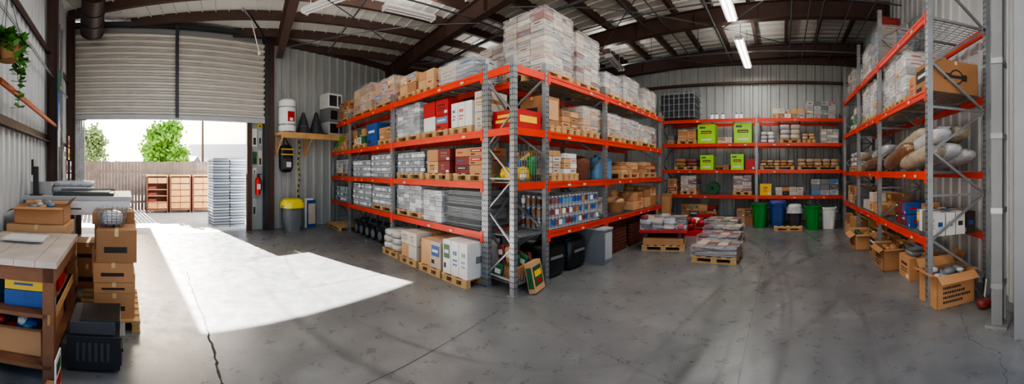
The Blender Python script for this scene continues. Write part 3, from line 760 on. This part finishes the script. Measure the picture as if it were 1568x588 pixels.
for x in (1.75,2.45,3.15):
    for w in (.12,.45):
        mb.frus((0,0),.16,.16,-.02,.02,BLK,20,T=Matrix.Translation((x+w,.1,.16))@Matrix.Rotation(math.pi/2,4,'X')); mb.frus((0,0),.1,.1,-.025,.025,GRY,16,T=Matrix.Translation((x+w,.1,.16))@Matrix.Rotation(math.pi/2,4,'X'))
    mb.bar((x,.1,.35),(x+.55,.1,.3),.05,.05,BLK); mb.bar((x+.1,.1,.2),(x+.15,.2,.6),.04,.04,BLK); mb.bar((x+.5,.1,.2),(x+.3,.3,.6),.04,.04,DRK); mb.box(x,x+.55,.15,.5,.32,.4,DRK)
mb.box(1.75,3.7,.3,.34,.38,.42,BLK)
mb.obj('folded_carts',MA)
mb=MB(); pallet(mb,.3,1.4,-.25,.4,0,h=.1); mb.obj('wooden_pallet',MA)
sacks('bagged_goods',MA,4.12,4.75,-.28,.4,0,.5,[WH[0],WH[1],CLEAR],.12,2)
load('carton_pallet',MA,4.85,5.42,-.3,.4,0,.58,[KR[2],BEI,WH[1]],(.29,.35,.2)); load('carton_pallet',MA,5.5,6.1,-.3,.4,0,.54,[KR[2],WH[1],BEI],(.3,.35,.42))
mb=MB(); pallet(mb,6.15,6.72,-.3,.4,0)
for i in range(3): carton(mb,6.16+i*.19,6.34+i*.19,-.28,.38,.12,.62,WH[0],1)
mb.obj('carton_pallet',MA)
# ------------------------------------------------------------ corner unit goods
CM=frame(-3.72,3.24,0)
mb=MB(); carton(mb,.02,.5,.04,.54,2.245,2.5,RD[0],0); mb.box(.08,.44,.0385,.04,2.33,2.37,YL); mb.box(.12,.4,.0385,.04,2.4,2.44,YL); mb.box(.5,.502,.1,.45,2.33,2.42,YL); mb.obj('red_carton',CM)
mb=MB()
cols=[YL,RD[0],BL[0],GREENP,YL,WPL]
mb.pillow((.25,.28,1.62),.4,.4,.22,YL,.6); mb.pillow((.3,.2,1.75),.2,.2,.16,BL[0],.8); mb.pillow((.12,.35,1.72),.16,.2,.2,RD[0],.7)
mb.tube((.05,.1,1.55),(.45,.35,1.9),.02,YL); mb.tube((.1,.4,1.55),(.4,.15,1.9),.02,YL); mb.pillow((.42,.42,1.72),.14,.16,.3,GREENP,.7)
for i in range(8): mb.pillow((R.uniform(.06,.44),R.uniform(.06,.5),R.uniform(1.56,1.62)),.1,.1,.1,R.choice(cols),.8,8,6)
mb.obj('toy_pile',CM)
mb=MB()
for i in range(12):
    x=.02+R.uniform(0,.38);y=.02+R.uniform(.0,.4); a=R.uniform(-.5,.5)
    TT=Matrix.Translation((x+.06,y+.05,.16+.13*(i%3)+.07))@Matrix.Rotation(a,4,'Z')@Matrix.Rotation(R.uniform(-.3,.3),4,'Y')
    mb.pillow((0,0,0),.16,.06,.22,R.choice([RD[0],YL,KR[0],RD[1],KR[2],DGR]),.3,T=TT,ez=.45); mb.box(-.05,.05,-.032,-.03,-.03,.04,WH[0],TT)
mb.box(.05,.4,.1,.45,.145,.3,KR[1])
mb.obj('snack_bags',CM)
mb=MB()
TT=Matrix.Rotation(-.2,4,'Y')
mb.box(-.05,.05,0,.32,0,.4,KR[2],TT); mb.box(.05,.053,.03,.29,.08,.34,DGR,TT); mb.box(.053,.056,.06,.26,.2,.28,YL,TT); mb.box(.053,.056,.08,.24,.11,.16,RD[0],TT); mb.box(-.04,.04,-.002,0,.06,.34,DGR,TT)
mb.obj('produce_carton',frame(-3.06,3.42,.3,.01))
# ------------------------------------------------------------ aisle rack goods (MBk) s=Y-3.2
T=LV[3]
TP=[WH[2],BEI,BEI,WH[1],TAU,TAU,PINKS]
load('shrink_wrapped_pallet',MBk,.05+.65,1.45,.05,.95,T,1.05,TP,(.27,.3,.085),True,label=.4)
load('shrink_wrapped_pallet',frame(-4.55,4.3,math.pi/2),.0,.8,.0,.7,T+.0,.95,TP,(.27,.3,.085),True,label=.4)
load('shrink_wrapped_pallet',MBk,1.55,2.3,.05,.95,T,.95,TP,(.27,.3,.085),True,label=.4)
load('shrink_wrapped_pallet',MBk,2.5,3.2,.05,.85,T,.5,[WH[1],WH[2],BEI,TAU],(.25,.3,.1),True); load('shrink_wrapped_pallet',MBk,3.3,4.1,.05,.85,T,.62,[BEI,WH[2],TAU],(.25,.3,.12),True)
load('shrink_wrapped_pallet',MBk,4.4,5.2,.05,.85,T,.6,[WH[2],KR[2],WH[1],TAU],(.25,.3,.12),True)
T=LV[2]
mb=MB(); pallet(mb,.68,1.1,.05,.6,T); carton(mb,.7,1.08,.07,.55,T+.12,T+.55,KR[1],1); mb.box(.74,1.04,.062,.067,T+.2,T+.5,KR[2]); mb.obj('carton_pallet',MBk)
load('carton_pallet',MBk,1.15,1.65,.05,.7,T,.4,KR,(.25,.3,.1)); load('shrink_wrapped_pallet',MBk,1.75,2.3,.05,.9,T,.55,[BEI,KR[2],TAU],(.27,.3,.1),True)
load('shrink_wrapped_pallet',MBk,2.5,3.2,.05,.9,T,.55,[WH[1],KR[2],BEI],(.25,.3,.13),True); load('shrink_wrapped_pallet',MBk,3.3,4.1,.05,.9,T,.55,[WH[1],WH[2],BEI],(.25,.3,.1),True)
load('shrink_wrapped_pallet',MBk,4.2,5.2,.05,.9,T,.52,[WH[0],WH[2],PINKS,BEI],(.25,.3,.13),True)
T=LV[1]
load('carton_pallet',MBk,.7,1.15,.05,.8,T,.48,[KR[0],WH[1],KR[1],BEI],(.22,.3,.09)); load('carton_pallet',MBk,1.2,1.6,.05,.8,T,.45,[WH[1],KR[2],WH[0]],(.2,.3,.08))
mb=MB(); mb.frus((1.95,.35),.2,.26,T,T+.3,WICK,20); mb.pillow((1.95,.35,T+.3),.5,.5,.28,WICK,.9); mb.obj('wicker_basket',MBk)
mb=MB()
for x in (2.6,2.95): mb.frus((x,.3),.13,.13,T,T+.42,BL[1],18); mb.frus((x,.3),.06,.05,T+.42,T+.47,BL[0],12)
mb.obj('water_jugs',MBk)
load('carton_pallet',MBk,3.2,4.1,.05,.8,T,.36,KR,(.3,.3,.09)); load('carton_pallet',MBk,4.3,5.2,.05,.8,T,.38,KR+[RD[1]],(.3,.3,.1))
T=LV[0]
cans('beverage_cans',MBk,.72,2.3,.05,.6,T,3,[BL[0],SV[1],BL[1],KR[1],RD[1],BL[0],SV[2],KR[0],PINKS],.045,.155,mix=True)
mb=MB(); mb.frus((2.65,.35),.16,.18,T,T+.33,WH[1],18); mb.frus((2.65,.35),.19,.19,T+.31,T+.35,WPL,18); mb.obj('food_bucket',MBk)
mb=MB(); mb.frus((3.4,.35),.2,.26,T,T+.22,KR[1],18); mb.pillow((3.4,.35,T+.24),.45,.45,.2,KR[2],.9); mb.pillow((3.4,.35,T+.4),.2,.2,.2,KR[0],.9); mb.obj('woven_basket',MBk)
load('mixed_cartons',MBk,3.8,4.4,.05,.7,T,.4,KR+[YL],(.3,.3,.2),pal=False); load('mixed_cartons',MBk,4.5,5.25,.05,.7,T,.5,KR,(.35,.3,.25),pal=False)
for i,(x,y,w) in enumerate(((1.0,.35,.6),(1.62,.35,.55))):
    mb=MB(); mb.pillow((x,y,.28),w,.6,.56,BLK,.4,jit=.03); mb.tube((x-.2,y,.5),(x,y,.66),.015,BLK); mb.tube((x+.2,y,.5),(x,y,.66),.015,BLK); mb.box(x-.15,x+.15,y-.305,y-.29,.3,.34,GRY); mb.obj('duffel_bag',MBk)
mb=MB(); mb.box(2.03,2.33,-.2,.5,0,.62,GRY); mb.box(2.02,2.34,-.21,.51,.6,.63,LGR); mb.box(2.06,2.3,-.205,-.2,.08,.55,LGR); mb.obj('metal_cabinet',MBk)
mb=MB(); LT=mat('lattice_maroon',(104,54,42),.6)
for x0,x1 in ((2.55,3.45),(3.6,4.5),(4.6,5.2)):
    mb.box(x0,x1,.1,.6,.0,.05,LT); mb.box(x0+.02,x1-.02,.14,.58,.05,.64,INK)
    mb.box(x0,x1,.06,.1,.62,.68,LT); mb.box(x0,x1,.06,.1,0,.06,LT)
    x=x0
    while x<x1: mb.box(x,x+.025,.06,.1,0,.66,LT); x+=.07
    z=.08
    while z<.62: mb.box(x0,x1,.06,.1,z,z+.025,LT); z+=.07
mb.obj('lattice_crates',MBk)
# ------------------------------------------------------------ back rack goods (MC) x=X+3.85
T=3.27
mb=MB(); mb.box(-.1,1.1,.05,.95,T,T+.1,BLK); mb.box(-.05,1.05,.1,.9,T+.1,T+.85,mat('ibc_tank',(58,62,68),.35))
for k in range(8): x=-.09+k*.167; mb.tube((x,.05,T+.08),(x,.05,T+.92),.014,GAL)
for k in range(5): z=T+.12+k*.2; mb.tube((-.1,.05,z),(1.1,.05,z),.014,GAL)
for k in range(5): z=T+.12+k*.2; mb.tube((1.1,.05,z),(1.1,.95,z),.014,GAL)
mb.obj('ibc_tote',MC)
mb=MB()
for x in (1.6,1.75,1.95,2.4,2.55): mb.frus((x,.3),.07,.07,T,T+.18,WPL,12); mb.frus((x,.3),.03,.03,T+.18,T+.22,BL[0],8)
mb.obj('bottle_row',MC)
load('mixed_cartons',MC,3.5,4.5,.1,.7,T,.32,[KR[2],WH[1],WH[0]],(.2,.3,.15),pal=False); load('mixed_cartons',MC,4.55,5.5,.1,.7,T,.55,[WH[2],GRY,LGR],(.25,.3,.14),pal=False)
T=2.52
load('mixed_cartons',MC,.15,.4,.1,.6,T,.3,[KR[0],GRY],(.2,.3,.15),pal=False); load('carton_pallet',MC,.5,1.15,.1,.8,T,.48,[KR[0],WH[1],KR[2]],(.3,.3,.09))
def greenbox(x0,x1,z,h,nm='green_carton',m=None):
    m=m or mat('bright_green',(150,210,40),.5)
    mb=MB(); carton(mb,x0,x1,.05,.5,z,z+h,m,0); w=x1-x0
    mb.box(x0+.2*w,x0+.8*w,.045,.05,z+h*.52,z+h*.66,INK); mb.box(x0+.25*w,x0+.75*w,.043,.045,z+h*.56,z+h*.6,YL); mb.box(x0+.2*w,x0+.8*w,.047,.05,z+h*.15,z+h*.25,WH[0]); mb.box(x0+.1*w,x0+.45*w,.047,.05,z+h*.78,z+h*.88,DGR); mb.obj(nm,MC)
greenbox(1.2,1.75,T,.6); greenbox(2.35,2.9,T,.62)
load('mixed_cartons',MC,1.8,2.3,.1,.6,T,.2,[KR[0],WH[1]],(.25,.3,.1),pal=False)
sacks('bagged_goods',MC,3.15,3.6,.1,.7,T,.35,[CLEAR,WH[0]],.12,2,False); sacks('bagged_goods',MC,3.75,4.4,.1,.8,T,.58,[CLEAR,WH[1]],.14,2,True)
sacks('bagged_goods',MC,4.45,4.85,.1,.7,T,.3,[KR[2],CLEAR],.1,2,True); load('mixed_cartons',MC,5.0,5.6,.1,.7,T,.45,[WH[1],WH[0],WH[2]],(.2,.3,.1),pal=False)
T=1.7
sacks('bagged_goods',MC,.4,1.15,.1,.8,T,.36,[KR[0],KR[1],PINKS],.1,2,True); greenbox(1.28,1.7,T,.46); greenbox(2.25,2.65,T,.48)
single('red_carton',MC,2.7,3.0,.1,.5,T,T+.34,RD[0]); load('mixed_cartons',MC,1.75,2.2,.1,.6,T,.16,[KR[1],INK],(.2,.3,.08),pal=False)
sacks('bread_bags',MC,3.15,4.2,.1,.8,T,.3,[KR[1],KR[0],BEI],.09,5,True); sacks('bread_bags',MC,4.3,5.6,.1,.8,T,.34,[KR[0],KR[2],KR[1],BEI],.1,5,True)
T=.92
load('shrink_wrapped_pallet',MC,.15,.5,.1,.7,T,.5,[KR[2],KR[0]],(.3,.3,.3),False,pal=False); load('shrink_wrapped_pallet',MC,.6,1.15,.1,.8,T,.6,[WH[1],KR[2],PINKS],(.27,.3,.09),True)
mb=MB(); TT=Matrix.Translation((1.65,.3,T+.2))@Matrix.Rotation(math.pi/2,4,'X')
mb.frus((0,0),.2,.2,-.16,-.13,DGR,24,T=TT);mb.frus((0,0),.2,.2,.13,.16,DGR,24,T=TT);mb.frus((0,0),.14,.14,-.13,.13,BLK,20,T=TT);mb.frus((0,0),.05,.05,.16,.165,BLK,12,T=TT); mb.obj('hose_reel',MC)
load('shrink_wrapped_pallet',MC,2.3,2.9,.1,.8,T,.6,[WH[1],PINKS,KR[2]],(.27,.3,.09),True)
single('yellow_carton',MC,3.15,3.5,.06,.4,T,T+.35,YL); load('mixed_cartons',MC,3.6,4.5,.1,.7,T,.25,[KR[0],WH[1],INK],(.22,.3,.12),pal=False); load('mixed_cartons',MC,4.7,5.6,.1,.7,T,.5,[GRY,LGR,BL[1],WH[2]],(.3,.3,.16),pal=False)
mb=MB(); mb.box(0,.5,.0,.06,0,1.0,KR[1],Matrix.Rotation(-.18,4,'X')); mb.box(.05,.45,-.01,0,.1,.9,KR[0],Matrix.Rotation(-.18,4,'X')); mb.obj('leaning_cardboard',MC@Matrix.Translation((.1,-.9,.01)))
single('green_carton',MC,2.0,2.4,-.4,.0,0,.3,DGR); single('red_carton',MC,1.3,1.8,-.6,-.1,0,.35,RD[0]); load('mixed_cartons',MC,.6,1.8,.1,.7,0,.6,KR+[RD[1]],(.3,.3,.2),pal=False)
load('mixed_cartons',MC,2.4,2.95,.1,.7,0,.5,KR+[RD[1],YL],(.3,.3,.2),pal=False)
bin_('trash_bin',-.68,10.12,.23,.72,GREENP); bin_('trash_bin',-.15,10.12,.23,.72,BLUEP,lid=True); bin_('trash_bin',.35,10.12,.22,.6,DRK,CLEAR); bin_('trash_bin',.85,9.75,.23,.68,GREENP); bin_('trash_bin',1.32,9.9,.22,.62,WPL)
mb=MB(); pallet(mb,3.6,4.4,-.9,-.6,0,h=.1); mb.obj('wooden_pallet',MC)
# ------------------------------------------------------------ aisle floor items
F1=frame(-2.45,6.75,.25)
mb=MB(); pallet(mb,-.45,.45,-.1,.7,0); mb.box(-.42,.42,-.08,.68,.12,.26,KR[0])
for x in (-.4,.3):
    for y in (-.06,.58): mb.box(x,x+.08,y,y+.08,.26,.38,DRK)
mb.box(-.5,.5,-.12,.72,.38,.43,RD[0])
for i in range(4):
    for j in range(2):
        for k in range(2): mb.pillow((-.38+.25*i,.12+.36*j,.49+.1*k),.25,.36,.11,R.choice([CLEAR,WH[2],GRY,BEI,DRK]),.35)
mb.pillow((.36,.0,.5),.16,.16,.14,RD[0],.6); mb.pillow((-.4,.0,.68),.16,.16,.1,RD[1],.6)
shell(mb,-.48,.48,-.08,.68,.43,.65,.0)
mb.obj('loaded_pallet_cart',F1)
for (x,y,h) in ((-1.22,6.3,.26),(-1.3,7.05,.32),(-1.35,7.8,.36),(-1.5,8.6,.42)):
    trays('wrapped_tray_stack',frame(x,y,-.05),-.42,.42,-.3,.38,0,h,[WH[2],TAU,PINKS,GRY,BEI],True,.035,[TAU,GRY,BEI,PINKS])
mb=MB(); mb.box(-.35,.35,-.25,.25,0,.12,REDP)
for i in range(9): mb.pillow((R.uniform(-.3,.3),R.uniform(-.2,.2),R.uniform(.2,.45)),.22,.2,.16,R.choice([RD[0],RD[1],REDP,WH[0]]),.6)
mb.obj('red_goods_pile',frame(-2.3,8.7,.2))
mb=MB()
for i in range(7): mb.pillow((R.uniform(-.4,.4),R.uniform(-.3,.3),.12+.12*(i%3)),.35,.3,.22,R.choice([KR[1],KR[0],CLEAR,GRY]),.6)
mb.obj('burlap_sacks',frame(-3.0,9.0,0))
# ------------------------------------------------------------ right rack goods (MR) s=9.9-Y, depth +X
T=3.61
load('shrink_wrapped_pallet',MR,.4,1.2,.05,.75,T,.7,[WH[1],WH[2],PINKS],(.25,.3,.1),True); load('shrink_wrapped_pallet',MR,2.2,2.95,.05,.75,T,.72,[WH[2],BEI,WH[0]],(.25,.3,.1),True)
load('shrink_wrapped_pallet',MR,3.0,3.7,.05,.75,T,.82,[BEI,WH[2],BL[1]],(.25,.3,.1),True); single('red_carton',MR,3.3,3.6,.1,.5,T+.85,T+1.02,RD[1]); sacks('bagged_goods',MR,1.3,2.0,.1,.7,T,.5,[CLEAR],.13,2)
T=2.67
sacks('bagged_goods',MR,.5,1.2,.1,.7,T,.5,[CLEAR,GREENP],.14,2); 
mb=MB(); mb.box(1.35,1.95,.05,.1,T,T+.55,WH[1]); 
for k in range(5): mb.box(1.4+.11*k,1.47+.11*k,.045,.05,T+.15,T+.4,DGR)
mb.obj('leaning_sign',MR)
for i,x in enumerate((2.5,3.12,4.2,4.8)):
    load('shrink_wrapped_pallet',MR,x-.27,x+.27,.05,.75,T,.86-.06*(i%2),[WH[1],WH[0],KR[2],WH[0],WH[2]],(.27,.35,.12),True,label=.6)
single('cardboard_box',MR,5.4,5.98,.08,.75,T,T+.42,KR[1]); single('cardboard_box',MR,5.12,5.36,.1,.6,T,T+.35,KR[0])
mb=MB(); TT=Matrix.Translation((5.982,.42,T+.21))@Matrix.Rotation(math.pi/2,4,'Y'); mb.frus((0,0),.1,.1,0,.003,INK,24,T=TT); mb.frus((0,0),.08,.08,.003,.005,KR[1],24,T=TT); mb.box(-.02,.02,-.16,.16,.005,.007,INK,TT); mb.obj('printed_label',MR)
T=1.65
sacks('bagged_goods',MR,.5,1.3,.1,.75,T,.5,[CLEAR,WH[1]],.14,2); sacks('bagged_goods',MR,1.4,2.0,.1,.75,T,.4,[KR[0],CLEAR],.14,2)
BRP=mat('brown_wrap_film',(122,82,48),.2,coat=.7,var=.55,scale=7,bump=.8); CRM=mat('cream_wrap',(168,156,134),.25,coat=.6,var=.4,scale=8,bump=.8)
mb=MB()
for x,y,w,h,m,a,zz in ((2.8,.22,1.4,.26,BRP,.08,.0),(2.85,.55,1.4,.26,CLEAR,.1,.02),(2.9,.38,1.3,.26,CLEAR,.1,.22),(4.5,.2,1.3,.3,BRP,.2,.0),(4.6,.55,1.3,.3,CLEAR,.16,.0),(4.7,.32,1.4,.26,CRM,.2,.22),(4.8,.6,1.4,.28,CLEAR,.18,.26),(5.3,.2,1.25,.26,CRM,.14,.0),(5.3,.45,1.25,.26,CLEAR,.16,.02),(5.3,.68,1.25,.24,CLEAR,.12,.0),(5.35,.3,1.15,.24,CLEAR,.16,.24),(5.35,.58,1.15,.24,CRM,.18,.26)):
    TT=Matrix.Translation((x,y,T+h/2+w/2*abs(math.sin(a))*.7+zz))@Matrix.Rotation(-a,4,'Y'); mb.pillow((0,0,0),w,h*1.1,h,m,.35,nu=24,nv=10,T=TT,jit=.03,ez=.8)
mb.obj('bagged_foam_rolls',MR)
T=.82
load('mixed_cartons',MR,.4,1.9,.05,.7,T,.45,KR+[WH[1],GRY],(.3,.3,.2),pal=False,ragged=.3); load('mixed_cartons',MR,2.2,3.7,.05,.7,T,.4,KR+[WH[1],LGR],(.3,.3,.2),pal=False,ragged=.4)
mb=MB(); mb.frus((4.3,.3),.12,.12,T,T+.3,BLK,18); mb.frus((4.3,.3),.122,.122,T+.08,T+.2,YL,18); mb.obj('paint_can',MR)
load('mixed_cartons',MR,4.5,5.2,.05,.6,T,.35,[BL[0],WH[0],KR[0],GRY,RD[1]],(.17,.3,.17),pal=False,ragged=.3); load('mixed_cartons',MR,5.3,5.98,.1,.75,T,.3,[BL[1],WH[0],GRY,KR[2],INK],(.1,.16,.28),pal=False,ragged=0)
load('mixed_cartons',MR,.4,1.9,-.05,.6,0,.5,KR,(.35,.3,.25),pal=False,ragged=.3); openbox('open_cardboard_box',MR,2.3,2.9,-.25,.4,0,.33,KR[0],[DGR,CLEAR,KR[1]]); single('cardboard_box',MR,3.1,3.6,.0,.5,0,.4,KR[1])
openbox('open_cardboard_box',MR,3.95,4.5,-.12,.5,0,.36,KR[1],[DGR,KR[2],KR[1]],.1); single('cardboard_box',MR,4.66,5.12,.1,.6,0,.34,KR[0]); sacks('bagged_goods',MR,4.72,5.06,.15,.5,.34,.16,[CLEAR,GRY],.1,1,False)
openbox('open_cardboard_box',MR,5.25,5.6,.25,.75,0,.42,KR[0],[CLEAR,WH[0],GRY],.08)
o=openbox('open_cardboard_box',frame(2.02,3.9,.1),-.28,.28,-.22,.22,0.0,.4,KR[0],[CLEAR,GRY,WH[0]])
mb=MB(); mb.pillow((0,0,.06),.2,.14,.12,RD[1],.7); mb.tube((0,0,.1),(.1,.1,.3),.02,GAL); mb.tube((0,0,.1),(-.1,.05,.25),.02,DRK); mb.obj('hand_tool',frame(2.3,3.45,0))
mb=MB(); mb.box(-.05,.05,-.05,.05,0,5.6,GRY); mb.box(.09,.11,-.06,.06,0,5.6,LGR); mb.box(-.09,-.06,-.06,.06,0,5.6,GRY); mb.box(-.14,.16,-.12,.12,0,.02,GAL)
for k in range(7): mb.box(-.1,.12,-.065,.065,.4+.8*k,.46+.8*k,GAL)
mb.obj('door_track_post',frame(2.2,3.02,.7))
mb=MB(); mb.box(-.04,.04,-.06,.06,0,5.6,GRY); mb.box(-.06,.06,-.075,-.06,0,5.6,LGR); mb.box(-.04,.06,-.09,-.07,1.5,1.75,GAL); mb.tube((-.05,-.09,.4),(-.05,-.09,4.9),.015,BLK); mb.obj('door_track_post',frame(2.17,2.62,.9))
mb=MB(); mb.box(-.06,.06,-.04,.04,0,.22,GRY); mb.box(-.03,.03,-.05,-.04,.05,.16,DRK); mb.obj('electrical_box',frame(2.24,2.75,.9,1.5))
# ------------------------------------------------------------ light fixtures
TUBE=mat('fluorescent_tube',(255,250,240),.3,emit=14,var=0)
def area(x,y,z,ang,w,L,power,up=False):
    ld=bpy.data.lights.new('tube_and_fill_lamp','AREA'); ld.shape='RECTANGLE'; ld.size=w; ld.size_y=L; ld.energy=power; ld.color=(1,.97,.92)
    lo=bpy.data.objects.new('tube_and_fill_lamp',ld); M=frame(x,y,ang,z)
    if up: M=M@Matrix.Rotation(math.pi,4,'Y')
    lo.matrix_world=M; col.objects.link(lo)
def fixture(x,y,z,L,ang=0,glow=True,power=60,up=30):
    mb=MB(); mb.box(-.09,.09,-L/2,L/2,.04,.1,WPL); mb.box(-.13,.13,-L/2,L/2,.035,.045,WPL)
    for dx in (-.055,.055): mb.tube((dx,-L/2+.03,.01),(dx,L/2-.03,.01),.016,TUBE if glow else WPL)
    for yy in (-L/2+.015,L/2-.015): mb.box(-.1,.1,yy-.015,yy+.015,-.01,.05,WPL)
    for yy in (-L/3,L/3): mb.tube((0,yy,.1),(0,yy,zc(x)-z-.02),.006,STL)
    mb.obj('fluorescent_light',frame(x,y,ang,z),recenter=False)
    if glow: area(x,y,z-.02,ang,.16,L*.95,power)
    if up: area(x,y,z+.11,ang,.16,L*.95,up,True)  # added uplight to brighten the ceiling, on unlit housings too
fixture(-1.1,2.6,4.92,2.4,power=85,up=30); fixture(-1.1,6.2,4.92,2.4,power=80,up=30); fixture(-1.1,9.6,4.92,2.4,power=60,up=22)
fixture(-6.7,1.6,4.98,1.1,-.9,False,up=30); fixture(-6.5,3.4,5.0,1.2,0,False,up=30); fixture(-4.9,9.2,4.9,1.4,.2,False,up=22)
fixture(-4.6,.0,4.95,2.4,0,power=70,up=30); fixture(-8.3,7.5,4.75,2.4,0,power=30,up=20)  # extra fixtures added to brighten the hall
# ------------------------------------------------------------ sun & sky
s=bpy.data.lights.new('sun','SUN'); s.energy=105; s.angle=.009; s.color=(1,.97,.93)
so=bpy.data.objects.new('sun',s); col.objects.link(so)
el=math.atan(.54); d=Vector((.907*math.cos(el),.422*math.cos(el),-math.sin(el)))
so.rotation_euler=d.to_track_quat('-Z','Y').to_euler()
w=bpy.data.worlds.new('world'); bpy.context.scene.world=w; w.use_nodes=True; nt=w.node_tree
bg=nt.nodes['Background']; sky=nt.nodes.new('ShaderNodeTexSky'); sky.sky_type='NISHITA'; sky.sun_disc=False; sky.sun_elevation=el; sky.sun_rotation=math.atan2(-.907,-.422)
sky.dust_density=4; sky.air_density=1.0
nt.links.new(sky.outputs[0],bg.inputs[0]); bg.inputs[1].default_value=.55
try: bpy.context.scene.view_settings.look='AgX - Medium High Contrast'
except Exception as e: print(e)
# ------------------------------------------------------------ camera
cd=bpy.data.cameras.new('camera'); c=bpy.data.objects.new('camera',cd); col.objects.link(c); bpy.context.scene.camera=c
c.location=(0,0,1.65); c.rotation_euler=(math.pi/2,0,.79)
cd.type='PANO'; cd.lens=12; cd.sensor_width=36; cd.clip_end=300
cd.panorama_type='CENTRAL_CYLINDRICAL'
cd.central_cylindrical_range_u_min=-1.4933;cd.central_cylindrical_range_u_max=1.4933
cd.central_cylindrical_range_v_min=-.62;cd.central_cylindrical_range_v_max=.5
